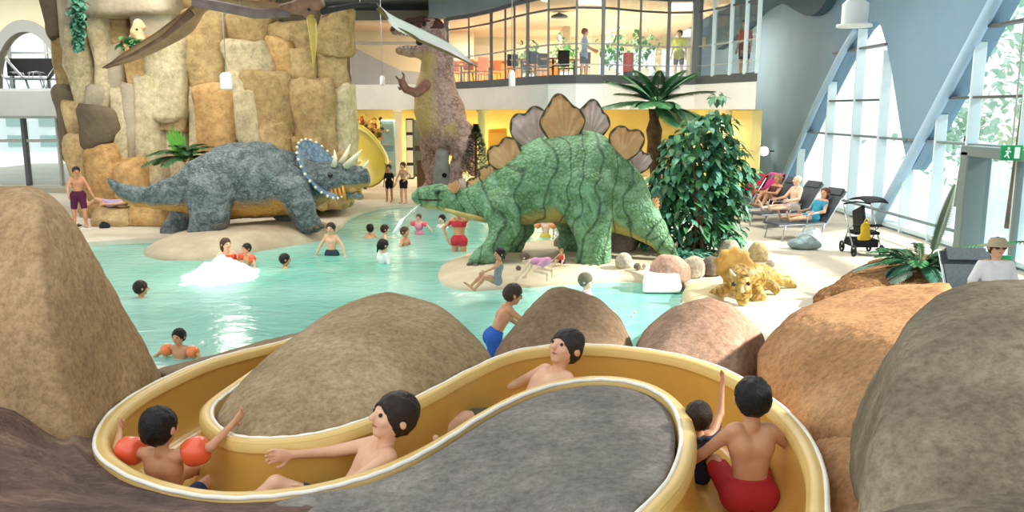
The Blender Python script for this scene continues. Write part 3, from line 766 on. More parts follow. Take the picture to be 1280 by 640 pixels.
o = struct(obj('floor_rock_bank', V, Fc, M_rB)); bm = bmesh.new(); bm.from_mesh(o.data); bmesh.ops.recalc_face_normals(bm, faces=bm.faces); bm.to_mesh(o.data); bm.free()
# edge wall of the pool seen left of the broad boulder
hull_rock('kerb_rock', [G(196, 466, .9), G(345, 424, .85), G(420, 405, .85), G(210, 474, .9), G(350, 434, .85), G(430, 412, .85), G(200, 475, .4), G(430, 415, .4), G(195, 462, .4), G(420, 404, .4)], M_rB, .03, .03, .02, 2, 91,
          label='long low brown rock kerb between the pool and the slide rim', cat='kerb')
# ================================================================ ISLANDS IN THE POOL
M_isl = mat('sandy_concrete', '#b8a88c', '#cdbfa4', 1.1, .8, .3, 12)
isl = [(546, 346), (553, 330), (590, 316), (650, 306), (720, 299), (800, 296), (880, 306), (890, 335), (862, 352), (835, 360), (806, 354), (770, 352), (700, 357), (640, 361), (590, 365), (556, 359)]
V, Fc = star_mound([np.array(G(x, y, 0))+np.array([0, 0, .02]) for x, y in isl], G(710, 330, .05), lambda t: .16*(1-t**6), 14, .012, 1.2, 5, 1.2, 5)
tag(obj('beach_island', V, Fc, M_isl), 'flat sandy concrete island carrying the green plated dinosaur', 'island')
ped = [(180, 320), (178, 312), (200, 302), (260, 294), (340, 284), (400, 280), (425, 284), (418, 297), (380, 305), (330, 313), (290, 322), (240, 326), (200, 326)]
V, Fc = star_mound([np.array(G(x, y, 0)) for x, y in ped], G(300, 303, .05), lambda t: .32*(1-t**5), 14, .03, 1.0, 15, 1.2, 5)
tag(obj('rock_plinth', V, Fc, mat('plinth_rock', '#a3937a', '#bcae94', 1.2, .8, .4, 10)), 'low rock plinth at the pool edge under the grey horned dinosaur', 'rock')
# step block on the right of the shallow pool
hull_rock('stone_step', [G(803, 366, .02), G(850, 366, .02), G(803, 352, .02), G(855, 352, .02)]+[np.array(G(*p, .02))+np.array([0, 0, .28]) for p in ((806, 364), (848, 364), (806, 353), (850, 353))], M_white, .02, .02, .008, 2, 95,
          label='white block step at the edge of the shallow pool below the shrub', cat='step')
# ================================================================ CLIFF
cl = root('rock_cliff', (-8.5, 23.5, ZD), 'tall artificial cliff of stacked tan blocks behind the grey horned dinosaur', 'cliff')
def cmat(i):
    return [mat('cliff_tan', '#a58b62', '#c6ad80', .9, .85, .6, 7, spec=.15, dist=.06, c3='#b59c70', detail=9, speck=5), mat('cliff_grey', '#9a8e79', '#c0b39a', .9, .85, .6, 7, spec=.15, dist=.06, c3='#ada18a', detail=9),
            mat('cliff_ochre', '#9d8458', '#bda478', .9, .85, .6, 7, spec=.15, dist=.06, c3='#ac9468', detail=9, speck=5), mat('cliff_dark_and_shade', '#5c5142', '#7d6f5a', .9, .85, .6, 7, spec=.15, dist=.06, detail=9),  # dark tone also paints rock that lies in shadow
            mat('cliff_orange_and_lamplit', '#b08a58', '#cda873', .9, .85, .5, 7, spec=.15, dist=.06, c3='#bf9a66', detail=9, speck=5), mat('cliff_pale', '#b3a482', '#d4c8a6', .9, .85, .5, 7, spec=.15, dist=.06, c3='#c4b794', detail=9, speck=5)][i]  # orange tone also paints warm light falling on some blocks
blocks = [  # x0,y0,x1,y1,Y,mat,slant(px shift of the foot)
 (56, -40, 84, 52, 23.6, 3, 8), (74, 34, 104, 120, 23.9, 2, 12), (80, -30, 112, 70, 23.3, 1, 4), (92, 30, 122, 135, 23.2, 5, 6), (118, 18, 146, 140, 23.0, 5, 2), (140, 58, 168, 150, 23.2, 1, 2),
 (106, -40, 242, 24, 22.6, 1, 0), (118, 18, 170, 62, 23.3, 0, 0), (168, -30, 228, 58, 22.9, 1, -6), (162, 50, 208, 160, 22.8, 4, 6), (186, 46, 240, 152, 22.6, 5, -2), (232, 10, 288, 66, 23.0, 2, 0), (236, 44, 286, 118, 22.9, 2, 2),
 (210, -50, 350, 22, 23.3, 2, 0), (282, 18, 346, 58, 23.2, 2, 0), (280, 52, 350, 108, 22.7, 5, 4), (340, 28, 404, 90, 23.0, 2, 4), (342, 54, 372, 112, 22.9, 4, 6), (360, 62, 400, 106, 22.8, 2, 0), (402, 18, 440, 68, 22.8, 2, -4), (396, 60, 438, 128, 22.9, 2, 4),
 (300, 92, 378, 190, 22.6, 2, 6), (296, 96, 335, 190, 22.5, 5, 6), (366, 96, 424, 215, 22.5, 2, 4), (414, 106, 444, 240, 22.9, 5, 0), (238, 96, 268, 215, 22.8, 5, 0), (248, 108, 304, 225, 22.5, 4, 0), (290, 112, 332, 230, 22.7, 4, 0),
 (330, 150, 372, 262, 22.4, 2, 4), (366, 170, 412, 262, 22.3, 2, 2), (404, 190, 442, 262, 22.6, 2, 0), (240, 190, 300, 268, 22.3, 0, 0), (290, 200, 340, 264, 22.4, 2, 0),
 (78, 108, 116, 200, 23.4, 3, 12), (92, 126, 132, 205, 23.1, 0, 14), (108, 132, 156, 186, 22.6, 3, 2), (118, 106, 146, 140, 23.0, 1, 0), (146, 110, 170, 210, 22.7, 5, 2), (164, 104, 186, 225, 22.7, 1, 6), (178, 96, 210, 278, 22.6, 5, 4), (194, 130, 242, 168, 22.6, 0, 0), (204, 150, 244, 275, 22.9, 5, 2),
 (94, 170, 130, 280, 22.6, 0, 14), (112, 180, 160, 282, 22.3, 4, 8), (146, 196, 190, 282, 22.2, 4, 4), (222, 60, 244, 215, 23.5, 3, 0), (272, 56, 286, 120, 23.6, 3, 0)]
for bi, (x0, y0, x1, y1, Y, mi, sl) in enumerate(blocks):
    a = S(Y); w = (x1-x0)*a*.515; hgt = (y1-y0)*a*.515; dep = max(w*.9, .55)
    c = D((x0+x1)/2, (y0+y1)/2, Y+dep*.9)
    nseg = 28; V = []; m_ = 21
    for i in range(m_):
        ph = -PI/2+PI*i/(m_-1)
        for j in range(nseg):
            t = 2*PI*j/nseg
            def pw_(v, e): return math.copysign(abs(v)**e, v)
            V.append((pw_(math.cos(ph), .26)*pw_(math.cos(t), .55)*w, pw_(math.cos(ph), .26)*pw_(math.sin(t), .55)*dep, pw_(math.sin(ph), .27)*hgt))
    V = np.array(V); V[:, 0] += -V[:, 2]/hgt*.5*sl*a
    V = V+c
    dn = (V-c); ln = np.linalg.norm(dn, axis=1)[:, None]+1e-9
    V += dn/ln*(fbm(V*[1.3, 1.3, .7], bi*13, 4)*.17-np.abs(fbm(V*1.6, bi*7, 3))*.16)[:, None]
    V[:, 2] = np.minimum(V[:, 2], 7.28)
    Fc = [(i*nseg+j, i*nseg+(j+1) % nseg, (i+1)*nseg+(j+1) % nseg, (i+1)*nseg+j) for i in range(m_-1) for j in range(nseg)]
    obj('cliff_block', V, Fc, cmat(mi), cl)
hull_rock('cliff_core', [D(70, -28, 24.6), D(84, 60, 24.8), D(105, 150, 24.6), D(118, 275, 23.8), D(438, 30, 24.4), D(440, 130, 24.2), D(440, 262, 23.7), D(250, 272, 23.4), D(430, 22, 24.4), D(300, -28, 24.4)]+[D(80, -10, 27), D(118, 255, 27), D(425, 40, 27), D(425, 240, 27)], cmat(3), .14, .1, .1, .8, 70, cl)  # dark colour puts crevice shade into the gaps between blocks
# low ledges at the cliff foot on the left deck
for i, (x0, y0, x1, y1, Y, lb) in enumerate([(112, 262, 160, 284, 20.9, 'tan rock ledge at the cliff foot on which a sunbather lies'), (158, 258, 206, 283, 20.9, 'orange tan rock ledge right of the sunbather at the cliff foot'), (204, 262, 246, 281, 21.1, 'orange tan rock ledge behind the rear foot of the horned dinosaur')]):
    p = [D(x0, y1, Y), D(x1, y1, Y), D(x0+4, y0, Y+.15), D(x1-4, y0, Y+.15), D(x0, y1-8, Y-.05), D(x1, y1-8, Y-.05)]
    hull_rock('rock_ledge', p+shift(p, (0, 1.1, 0)), cmat(4 if i else 0), .05, .08, .04, 1.5, 80+i, label=lb, cat='rock')
# ================================================================ DINOSAUR FIGURES
def pt(px, py, Y): return D(px, py, Y)
class Beast:
    """builds one smooth body from tapered limbs given as silhouette stations: (px, py, Y, radius in px)"""
    def __init__(s, lo, hi, h, flat=.8, k=.12):
        s.s = SDF(lo, hi, h); s.flat = flat; s.k = k
    def chain(s, st, k=None, flat=None, fdir=(0, 1, 0)):
        pts = [(pt(x, y, Y), r*S(Y)) for x, y, Y, r in st]
        for (a, ra), (b, rb) in zip(pts[:-1], pts[1:]):
            s.s.cone(a, b, ra, rb, s.k if k is None else k, flat=s.flat if flat is None else flat, fdir=fdir)
    def ell(s, x, y, Y, rx, ry, rz, k=None):
        q = S(Y); s.s.ell(pt(x, y, Y), (rx*q, ry*q, rz*q), k=s.k if k is None else k)
def finish(s, name, m, parent, pigfn=None, it=1, wrinkle=0.0, wf=(4, 4, 4), seed=3):
    V, Fc = s.mesh(); V = smoothmesh(V, Fc, it); N_ = normals(V, Fc)
    if wrinkle: V = V+N_*(wrinkle*fbm(V*np.array(wf), seed, 4))[:, None]
    return obj(name, V, Fc, m, parent, pig=pigfn(V, N_) if pigfn else None)
M_bone = mat('bone_horn', '#d8cdb0', '#e6dcc4', 5, .5)
M_eye = mat('dark_eye', '#0c0a09', None, rough=.12, spec=.6)
M_claw = mat('dark_claw', '#4a4238', '#5b5246', 6, .5)
def cone_obj(name, pts, rads, m, parent, n=10): q = MB(); q.tube(pts, rads, n); return q.obj(name, m, parent, True)
# ---------------------------------------------------------------- stegosaur
Ys = 16.1
SK_G = skin_mat('green_hide', '#5f8753', '#b5a45c', '#3d6547', 12, .8, .55, .035, '#86b08c', 3.2)
_nt = SK_G.node_tree; _b = _nt.nodes['Principled BSDF']; _l = _b.inputs['Base Color'].links[0].from_socket
_w = _nt.nodes.new('ShaderNodeTexWave'); _w.inputs['Scale'].default_value = .8; _w.inputs['Distortion'].default_value = 16; _w.inputs['Detail'].default_value = 2.5; _w.inputs['Detail Scale'].default_value = .8
_t = _nt.nodes.new('ShaderNodeTexCoord'); _nt.links.new(_t.outputs['Object'], _w.inputs['Vector'])
_r = _nt.nodes.new('ShaderNodeValToRGB'); _e = _r.color_ramp.elements; _e[0].position = .0; _e[0].color = (.38, .42, .40, 1); _e[1].position = .09; _e[1].color = (1, 1, 1, 1)
_nt.links.new(_w.outputs['Fac'], _r.inputs['Fac']); _m = _nt.nodes.new('ShaderNodeMix'); _m.data_type = 'RGBA'; _m.blend_type = 'MULTIPLY'; _m.inputs[0].default_value = 1
_nt.links.new(_l, _m.inputs[6]); _nt.links.new(_r.outputs['Color'], _m.inputs[7]); _nt.links.new(_m.outputs[2], _b.inputs['Base Color'])
stg = root('stegosaurus_figure', pt(690, 336, Ys), 'green dinosaur figure with tan back plates standing on the pool island', 'dinosaur')
zg = G(690, 334, .18)[2]
B = Beast(pt(500, 360, Ys)-[0, 2.2, .4], pt(860, 150, Ys)+[.3, 2.2, .2], .035, .78, .14)
B.chain([(520, 245, Ys+.3, 6.5), (532, 244, Ys+.3, 9), (548, 245, Ys+.25, 12), (562, 250, Ys+.2, 13), (590, 254, Ys+.1, 18), (615, 250, Ys, 28), (640, 241, Ys, 37), (668, 231, Ys, 46), (700, 222, Ys, 53), (728, 222, Ys, 54), (755, 238, Ys, 46), (775, 253, Ys, 37), (797, 270, Ys-.1, 25), (815, 288, Ys-.2, 16), (832, 308, Ys-.3, 9), (845, 320, Ys-.35, 4)])
B.chain([(522, 252, Ys+.3, 4), (534, 254, Ys+.3, 5.5), (552, 254, Ys+.25, 8)], k=.05)           # lower jaw
# limbs
for dy, off in ((-.55, 0), (.55, 1)):
    if off == 0:
        B.chain([(628, 262, Ys-.45, 24), (632, 290, Ys+dy-.05, 18), (618, 312, Ys+dy-.1, 14), (604, 324, Ys+dy-.1, 13), (594, 329, Ys+dy-.1, 9)], k=.1)
        B.chain([(728, 245, Ys-.45, 40), (738, 275, Ys+dy-.1, 26), (742, 300, Ys+dy-.1, 20), (744, 322, Ys+dy-.1, 19), (736, 328, Ys+dy-.1, 17)], k=.1)
    else:
        B.chain([(640, 265, Ys+.4, 22), (652, 285, Ys+dy, 14), (644, 304, Ys+dy, 11), (632, 310, Ys+dy, 10)], k=.1)
        B.chain([(712, 262, Ys+.4, 30), (716, 285, Ys+dy, 17), (718, 300, Ys+dy, 14), (710, 307, Ys+dy, 13)], k=.1)
cx0, cz0 = pt(700, 222, Ys)[0], pt(700, 222, Ys)[2]
def pig_s(V, Nn):
    p = np.clip((-Nn[:, 2]-.45)*3.5, 0, 1)
    zb = np.interp(V[:, 0], [pt(x, 250, Ys)[0] for x in (510, 560, 610, 650, 740, 790, 830)], [pt(600, y, Ys)[2] for y in (252, 262, 272, 262, 262, 285, 315)])
    return p*np.clip((V[:, 2]-(zb-.35))*6, 0, 1)
body = sub(stg, finish(B.s, 'body', SK_G, stg, pig_s, 2, .022, (3, 3, 3), 5))
cone_obj('belly_ridge', [pt(x, y, Ys-.28-(.1 if 600 < x < 740 else 0)) for x, y in ((556, 262), (575, 268), (598, 273), (612, 275))], [.03, .05, .05, .03], mat('ochre_belly', '#a39150', '#b9a868', 5, .6), stg)
MP = mat('tan_plate', '#b5885a', '#d0a878', 3, .6, .5, 14, dist=.02); MPg = mat('mauve_plate', '#a8938c', '#c4b2aa', 3, .6, .5, 14, dist=.02)
M_edge = mat('dark_plate_edge', '#4d4636', None, rough=.7)
def plate_fin(base, tip, w, m, Y, shape='kite', edge=True):
    """bony plate: fluted kite with a dark edge; base/tip in px, w half width in px"""
    b = pt(*base, Y); t = pt(*tip, Y); ax = t-b; L_ = np.linalg.norm(ax); ax /= L_; sd = np.array([ax[2], 0, -ax[0]]); W_ = w*S(Y); th = .055
    if shape == 'kite': out = [(-.42, -.06), (-.8, .18), (-1.0, .42), (-.82, .62), (-.5, .8), (-.2, .97), (0, 1.0), (.24, .93), (.55, .72), (.88, .58), (1.0, .38), (.78, .16), (.42, -.06)]
    else: out = [(-.4, -.06), (-.85, .3), (-.98, .62), (-.75, .88), (-.4, .97), (0, .9), (.4, 1.0), (.78, .93), (1.0, .66), (.86, .3), (.4, -.06)]
    o2 = crom([(a, c, 0) for a, c in out+[out[0]]], 4)[:-1]
    n = len(o2); V = []; Fc = []; rr = 9
    for side in (-1, 1):
        for r in range(rr):
            t_ = r/(rr-1)
            for i, p in enumerate(o2):
                ang = math.atan2(p[0], p[1]+.05); flute = .016*math.sin(ang*17)*t_
                x, y = p[0]*t_, -.02+(p[1]+.02)*t_
                V.append(b+sd*x*W_+ax*y*L_+np.array([0, side*(th*(1-t_**3)+.012+flute), 0]))
    for s_ in (0, 1):
        o_ = s_*rr*n
        for r in range(rr-1):
            for i in range(n):
                f = (o_+r*n+i, o_+r*n+(i+1) % n, o_+(r+1)*n+(i+1) % n, o_+(r+1)*n+i); Fc.append(f if s_ else f[::-1])
    for i in range(n): Fc.append(((rr-1)*n+i, (rr-1)*n+(i+1) % n, rr*n+(rr-1)*n+(i+1) % n, rr*n+(rr-1)*n+i))
    o = sub(stg, obj('back_plate', V, Fc, m, stg))
    if edge:
        e = [b+sd*p[0]*W_+ax*p[1]*L_ for p in o2]; q = MB(); q.tube(e, .026, 6); q.obj('plate_edge', M_edge, o, True)
plate_fin((706, 176), (698, 118), 27, MP, Ys-.22)
plate_fin((737, 172), (742, 125), 22, MPg, Ys+.25)
plate_fin((672, 186), (655, 138), 24, MPg, Ys+.25, 'fan')
plate_fin((641, 212), (622, 178), 21, MP, Ys-.2, 'fan')
plate_fin((619, 232), (608, 206), 14, MP, Ys-.15, 'fan')
plate_fin((598, 237), (592, 222), 11, MP, Ys+.05, 'fan')
plate_fin((580, 240), (576, 223), 10, MPg, Ys+.15, 'kite', False)
plate_fin((570, 240), (565, 227), 8, MP, Ys, 'fan', False)
plate_fin((776, 195), (788, 160), 21, MP, Ys-.2, 'fan')
plate_fin((794, 212), (806, 190), 14, MPg, Ys+.15, 'fan')
plate_fin((812, 262), (824, 246), 9, MP, Ys-.2, 'kite')
q = MB(); q.ball(pt(547, 240, Ys+.02), .045); q.obj('eye', M_eye, stg, True)
q = MB(); q.tube([pt(541, 238, Ys+.04), pt(547, 236.5, Ys-.0), pt(554, 239, Ys+.03)], [.015, .035, .015], 8); q.obj('brow', SK_G, stg, True)
q = MB(); q.tube([pt(520, 249, Ys+.23), pt(534, 250, Ys+.13), pt(552, 250, Ys+.0)], [.012, .02, .012], 8); q.obj('mouth', mat('dark_mouth', '#3a2a22', None), stg, True)
for x, y, Y in ((588, 331, Ys-.78), (595, 333, Ys-.85), (603, 334, Ys-.85), (722, 332, Ys-.8), (729, 334, Ys-.9), (738, 335, Ys-.95), (748, 335, Ys-.93)):
    q = MB(); q.ball(pt(x, y, Y), (.075, .07, .06)); q.obj('toe', M_claw, stg, True)
q = MB()
for i in range(9):
    t = i/8; q.tube([pt(527-t*4, 254+t*2, Ys+.25), pt(518, 261+t*3, Ys+.1), pt(505-t*4, 273+t*2, Ys-.1), pt(495-t*4, 292, Ys-.3)], [.012, .012, .014, .02], 5)
o = q.obj('water_jet', mat('spray_white', '#e9f2f2', None, rough=.3), None, True); tag(o, 'thin white water jet spouting from the mouth of the green dinosaur', 'water jet')
# ---------------------------------------------------------------- triceratops
Yt = 19.3
SK_B = skin_mat('grey_hide', '#525e60', '#c8954a', '#3a4446', 12, .8, .5, .04, '#858f8e', 3.6)
tri = root('triceratops_figure', pt(300, 300, Yt), 'grey blue horned dinosaur figure with orange belly on a rock plinth', 'dinosaur')
B = Beast(pt(128, 315, Yt)-[.2, 2.0, .5], pt(470, 160, Yt)+[.3, 2.6, .2], .038, .82, .14)
def yt(x): return Yt+(x-260)/140*.55
B.chain([(x, y, yt(x), r) for x, y, r in [(136, 224, 2.5), (143, 232, 5), (155, 241, 8), (172, 246, 10), (195, 246, 14), (220, 242, 20), (245, 237, 29), (270, 231, 39), (300, 226, 45), (328, 225, 44), (352, 228, 39), (372, 231, 34), (392, 229, 25), (408, 224, 20)]])
B.chain([(404, 224, yt(404)-.1, 20), (420, 222, yt(420)-.1, 18), (438, 222, yt(440), 15), (450, 221, yt(450), 11), (456, 226, yt(455), 6)], k=.1)
B.chain([(420, 236, yt(420), 10), (436, 243, yt(436), 7), (450, 246, yt(450), 4)], k=.06)     # lower jaw
z0 = Yt
B.chain([(262, 248, Yt-.55, 30), (262, 270, Yt-.7, 23), (256, 286, Yt-.72, 17), (250, 296, Yt-.75, 15), (262, 297, Yt-.75, 15)], k=.1)
B.chain([(238, 255, Yt+.6, 26), (228, 275, Yt+.65, 16), (218, 286, Yt+.6, 12), (210, 290, Yt+.6, 10)], k=.1)
B.chain([(366, 240, yt(366)-.5, 26), (376, 258, yt(376)-.6, 18), (381, 272, yt(380)-.6, 14), (384, 280, yt(384)-.62, 12), (393, 281, yt(390)-.62, 10)], k=.1)
B.chain([(350, 245, yt(350)+.55, 22), (352, 262, yt(352)+.6, 13), (358, 272, yt(358)+.6, 11), (366, 274, yt(366)+.6, 9)], k=.1)
def pig_t(V, Nn):
    zb = np.interp(V[:, 0], [pt(x, 250, Yt)[0] for x in (135, 220, 290, 350, 400, 440)], [pt(300, y, Yt)[2] for y in (240, 252, 255, 252, 238, 244)])
    return np.clip((-Nn[:, 2]-.35)*3.5, 0, 1)*np.clip((V[:, 2]-(zb-.45))*5, 0, 1)
finish(B.s, 'body', SK_B, tri, pig_t, 2, .04, (3.4, 3.4, .8), 9)
# neck frill: a thick dished shield, bone studs along its rim
fc = pt(398, 214, yt(398)-.15); u = pt(376, 176, yt(380)+.1)-pt(414, 246, yt(410)-.35); Lf = np.linalg.norm(u)/2; u /= Lf*2
nrm = np.array([.86, -.36, .36]); nrm -= u*(nrm@u); nrm /= np.linalg.norm(nrm); v = np.cross(nrm, u)
V = []; nn_, rr = 40, 8
for side in (1, -1):
    for r in range(rr+1):
        t = r/rr
        for j in range(nn_):
            a = 2*PI*j/nn_; sc = 1+.04*math.cos(a*11)*t
            V.append(fc+u*Lf*t*math.cos(a)*sc*1.03+v*Lf*.92*t*math.sin(a)*sc+nrm*(.28*t*t-.18+side*.05*(1-t**4)+side*.012))
Fc = []
for s_ in (0, 1):
    o_ = s_*(rr+1)*nn_
    for r in range(rr):
        for j in range(nn_):
            f = (o_+r*nn_+j, o_+(r+1)*nn_+j, o_+(r+1)*nn_+(j+1) % nn_, o_+r*nn_+(j+1) % nn_); Fc.append(f if not s_ else f[::-1])
for j in range(nn_): a_, b_ = rr*nn_+j, rr*nn_+(j+1) % nn_; Fc.append((b_, a_, a_+(rr+1)*nn_, b_+(rr+1)*nn_))
fr = obj('neck_frill', V, Fc, skin_mat('frill_hide', '#61809a', '#61809a', '#40586c', 8, .7, .5, .03, '#8aa4b4'), tri); sub(tri, fr)
for j in range(26):
    a = 2*PI*j/26
    p = fc+u*Lf*1.05*math.cos(a)+v*Lf*.94*math.sin(a)+nrm*.11
    q = MB(); q.ball(p, (.036, .036, .036), 8); q.obj('bone_stud', M_bone, fr, True)
for nm, P_, r_ in (('brow_horn', [(417, 208, -.35), (419, 198, -.4), (418, 187, -.42)], 5), ('brow_horn', [(424, 208, 0), (432, 194, 0), (438, 180, 0)], 6), ('brow_horn', [(432, 208, -.3), (443, 197, -.42), (452, 187, -.5)], 6), ('nose_horn', [(452, 213, .0), (457, 206, 0), (461, 200, 0)], 4)):
    cone_obj(nm, [pt(x, y, yt(430)+d) for x, y, d in P_], [r_*S(Yt)*.75, r_*S(Yt)*.5, .012], M_bone, tri)
q = MB(); q.ball(pt(413, 219, yt(415)-.46), .06); q.obj('eye', M_eye, tri, True)
cone_obj('beak', [pt(449, 214, yt(450)-.02), pt(456, 222, yt(456)-.02), pt(456, 236, yt(456)-.02)], [.12, .12, .02], mat('dark_beak', '#2f3a40', None, rough=.5), tri)
q = MB(); q.tube([pt(426, 234, yt(430)-.05), pt(440, 236, yt(440)-.08), pt(450, 236, yt(450))], [.1, .11, .03], 8); q.obj('mouth', mat('tan_mouth', '#b98a52', '#c99a60', 6), tri, True)
for i in range(7):
    x = 400+i*5; cone_obj('throat_fold', [pt(x-2, 232, yt(x)-.33), pt(x, 242+i*.4, yt(x)-.3), pt(x+2, 250, yt(x)-.1)], [.02, .05, .02], mat('orange_throat', '#d08f3e', '#dfa65a', 5), tri, 6)
for x, y, Y in ((246, 300, Yt-.98), (254, 301, Yt-1.02), (263, 301, Yt-1.02), (271, 299, Yt-.97), (204, 292, Yt+.5), (212, 294, Yt+.45), (388, 286, yt(384)-.8), (396, 285, yt(390)-.75), (402, 283, yt(396)-.7)):
    q = MB(); q.ball(pt(x, y, Y), (.08, .08, .06)); q.obj('toe', M_claw, tri, True)
# ---------------------------------------------------------------- tyrannosaur
Yr = 27.5
SK_R = skin_mat('tyrannosaur_hide', '#ac8c84', '#ccb274', '#7c5e54', 8, .7, .6, .04, '#d0b6ac', 2.4)
rex = root('tyrannosaurus_figure', pt(556, 243, Yr), 'tall upright brown and tan dinosaur figure with open jaws behind the plated one', 'dinosaur')
B = Beast(pt(480, 262, Yr)-[.2, 2, .2], pt(610, 10, Yr)+[.4, 2.6, .3], .045, .8, .16)
B.chain([(545, 60, Yr-.1, 15), (548, 75, Yr, 17), (546, 95, Yr, 19), (545, 115, Yr, 24), (548, 135, Yr, 28), (553, 153, Yr, 29), (559, 168, Yr+.05, 24), (572, 178, Yr+.8, 16), (584, 196, Yr+1.4, 10), (592, 215, Yr+1.9, 6)])
B.chain([(542, 44, Yr, 16), (530, 37, Yr, 12.5), (512, 35, Yr, 9), (498, 36, Yr, 6.5), (493, 38, Yr, 5)], k=.1)   # skull
B.ell(534, 31, Yr, 14, 12, 9)
B.chain([(543, 66, Yr, 13), (528, 65, Yr, 8), (512, 64, Yr, 6.5), (499, 63, Yr, 5)], k=.08)                        # lower jaw
for sd_, x0 in ((-.75, 0), (.7, 1)):
    if x0 == 0:
        B.chain([(574, 168, Yr-.4, 19), (580, 186, Yr-.75, 13), (573, 205, Yr-.7, 8.5), (570, 222, Yr-.75, 7), (568, 236, Yr-.8, 8), (556, 240, Yr-.85, 6)], k=.12)
    else:
        B.chain([(540, 164, Yr+.3, 16), (537, 182, Yr+.4, 11.5), (536, 205, Yr+.35, 8), (540, 222, Yr+.3, 7), (538, 238, Yr+.2, 8), (526, 240, Yr+.1, 6)], k=.12)
def pig_r(V, Nn):
    return np.clip((-Nn[:, 0]+.1)*2.2, 0, 1)*np.clip((pt(540, 60, Yr)[2]-V[:, 2])*3, 0, 1)*np.clip((V[:, 2]-pt(540, 175, Yr)[2])*2, 0, 1)
finish(B.s, 'body', SK_R, rex, pig_r, 2, .03, (2.5, 2.5, 2.5), 15)
M_arm = mat('rust_brown_hide', '#8a5f50', '#ab8070', 4, .7, .5, 12)
for d in (-.55, .35):
    s = SDF(pt(490, 130, Yr)-[.1, 1.2, .2], pt(550, 82, Yr)+[.2, 1.2, .2], .03)
    P = [(532, 106, 6.5), (520, 116, 5.2), (508, 112, 4.4), (503, 104, 4.6)]
    for (x, y, r), (x2, y2, r2) in zip(P[:-1], P[1:]): s.cone(pt(x, y, Yr+d), pt(x2, y2, Yr+d), r*S(Yr), r2*S(Yr), .04)
    for fx, fy in ((497, 98), (500, 112), (505, 94)): s.cone(pt(503, 104, Yr+d), pt(fx, fy, Yr+d), .07, .035, .03)
    a_ = sub(rex, finish(s, 'arm', M_arm, rex))
    for fx, fy in ((497, 98), (500, 112), (505, 94)): cone_obj('claw', [pt(fx, fy, Yr+d), pt(fx-3, fy-4, Yr+d)], [.035, .008], M_claw, a_, 6)
q = MB(); q.tube([pt(541, 55, Yr), pt(525, 53, Yr), pt(520, 52, Yr)], [.2, .16, .05], 10); q.obj('mouth', mat('dark_mouth', '#3a2a22', None), rex, True)
M_tooth = mat('tooth', '#e8dfc8', None, rough=.4)
for i in range(8):
    x = 497+i*5
    for y, dy, dd in ((43, 4, -.16), (60, -3, -.14)):
        cone_obj('tooth', [pt(x, y, Yr+dd), pt(x, y+dy, Yr+dd)], [.032, .006], M_tooth, rex, 6)
s_ = SDF(pt(485, 50, Yr)-[.1, .8, .1], pt(552, 10, Yr)+[.1, .8, .1], .035)
for (x, y, r_), (x2, y2, r2) in (((542, 38, 15), (528, 33, 12)), ((528, 33, 12), (510, 33, 9)), ((510, 33, 9), (494, 36, 6))): s_.cone(pt(x, y, Yr), pt(x2, y2, Yr), r_*S(Yr), r2*S(Yr), .1, flat=.86)
finish(s_, 'skull_cap', mat('dark_brown_hide', '#4c2f2a', '#6b463c', 4, .6, .5, 12), rex, None, 1, .02)
q = MB(); q.ball(pt(530, 30, Yr-.36), .07); q.obj('eye', M_eye, rex, True)
q = MB(); q.tube([pt(514, 29, Yr-.18), pt(526, 25, Yr-.28), pt(538, 27, Yr-.27)], [.03, .07, .03], 8); q.obj('brow', mat('dark_brown_brow', '#50342c', None), rex, True)
o = hull_rock('support_post', [pt(544, 190, Yr-.6), pt(561, 190, Yr-.6), pt(541, 245, Yr-.7), pt(564, 245, Yr-.7), pt(546, 185, Yr-.2), pt(560, 185, Yr-.2), pt(541, 245, Yr+.1), pt(564, 245, Yr+.1)], mat('grey_concrete', '#8e8c86', '#a3a19a', 3, .85, .5, 16), .03, .08, .03, 3, 99, rex)
q = MB(); q.tube([pt(555.5, 219, Yr-.80), pt(555.5, 219, Yr-.6)], .075, 12); q.obj('drain_hole', mat('black_hole', '#0d0d0d', None), rex, True)
# ---------------------------------------------------------------- pterosaur hung from the ceiling
Yp = 14.0
pte = root('pterosaur_figure', pt(375, 10, Yp), 'brown flying reptile figure with spread wings hanging before the cliff', 'pterosaur')
s = SDF(pt(340, 50, Yp)-[.2, 1, .2], pt(425, -25, Yp)+[.3, 1, .4], .02)
for (a_, b_, ra, rb) in [((352, 12), (376, 8), 6, 9), ((376, 8), (398, 6), 9, 8), ((380, 6), (386, 16), 7, 6.5), ((386, 16), (391, 22), 6.5, 6), ((378, 8), (374, -4), 4, 1.5), ((352, 12), (344, 17), 5, 2.5)]:
    s.cone(pt(*a_, Yp), pt(*b_, Yp), ra*S(Yp), rb*S(Yp), .04, flat=.85)
M_pb = mat('pterosaur_brown', '#6f5142', '#946f58', 5, .7, .5, 20)
finish(s, 'body', M_pb, pte)
cone_obj('beak', [pt(389, 20, Yp), pt(391, 40, Yp-.05), pt(392, 62, Yp-.1), pt(392, 86, Yp-.12)], [.085, .07, .045, .008], mat('yellow_beak', '#c8a84a', '#d6bb68', 6, .5), pte)
cone_obj('crest', [pt(382, 6, Yp), pt(379, -8, Yp), pt(376, -22, Yp+.05)], [.06, .05, .012], mat('rust_crest', '#a0552f', None), pte)
q = MB(); q.ball(pt(386, 12, Yp-.1), .025); q.obj('eye', M_eye, pte, True)
for k, (x, y) in enumerate(((352, 20), (408, 18))): cone_obj('leg', [pt(x+6, 12, Yp+.1), pt(x, y, Yp), pt(x-6, y+4, Yp)], [.045, .03, .012], M_pb, pte)
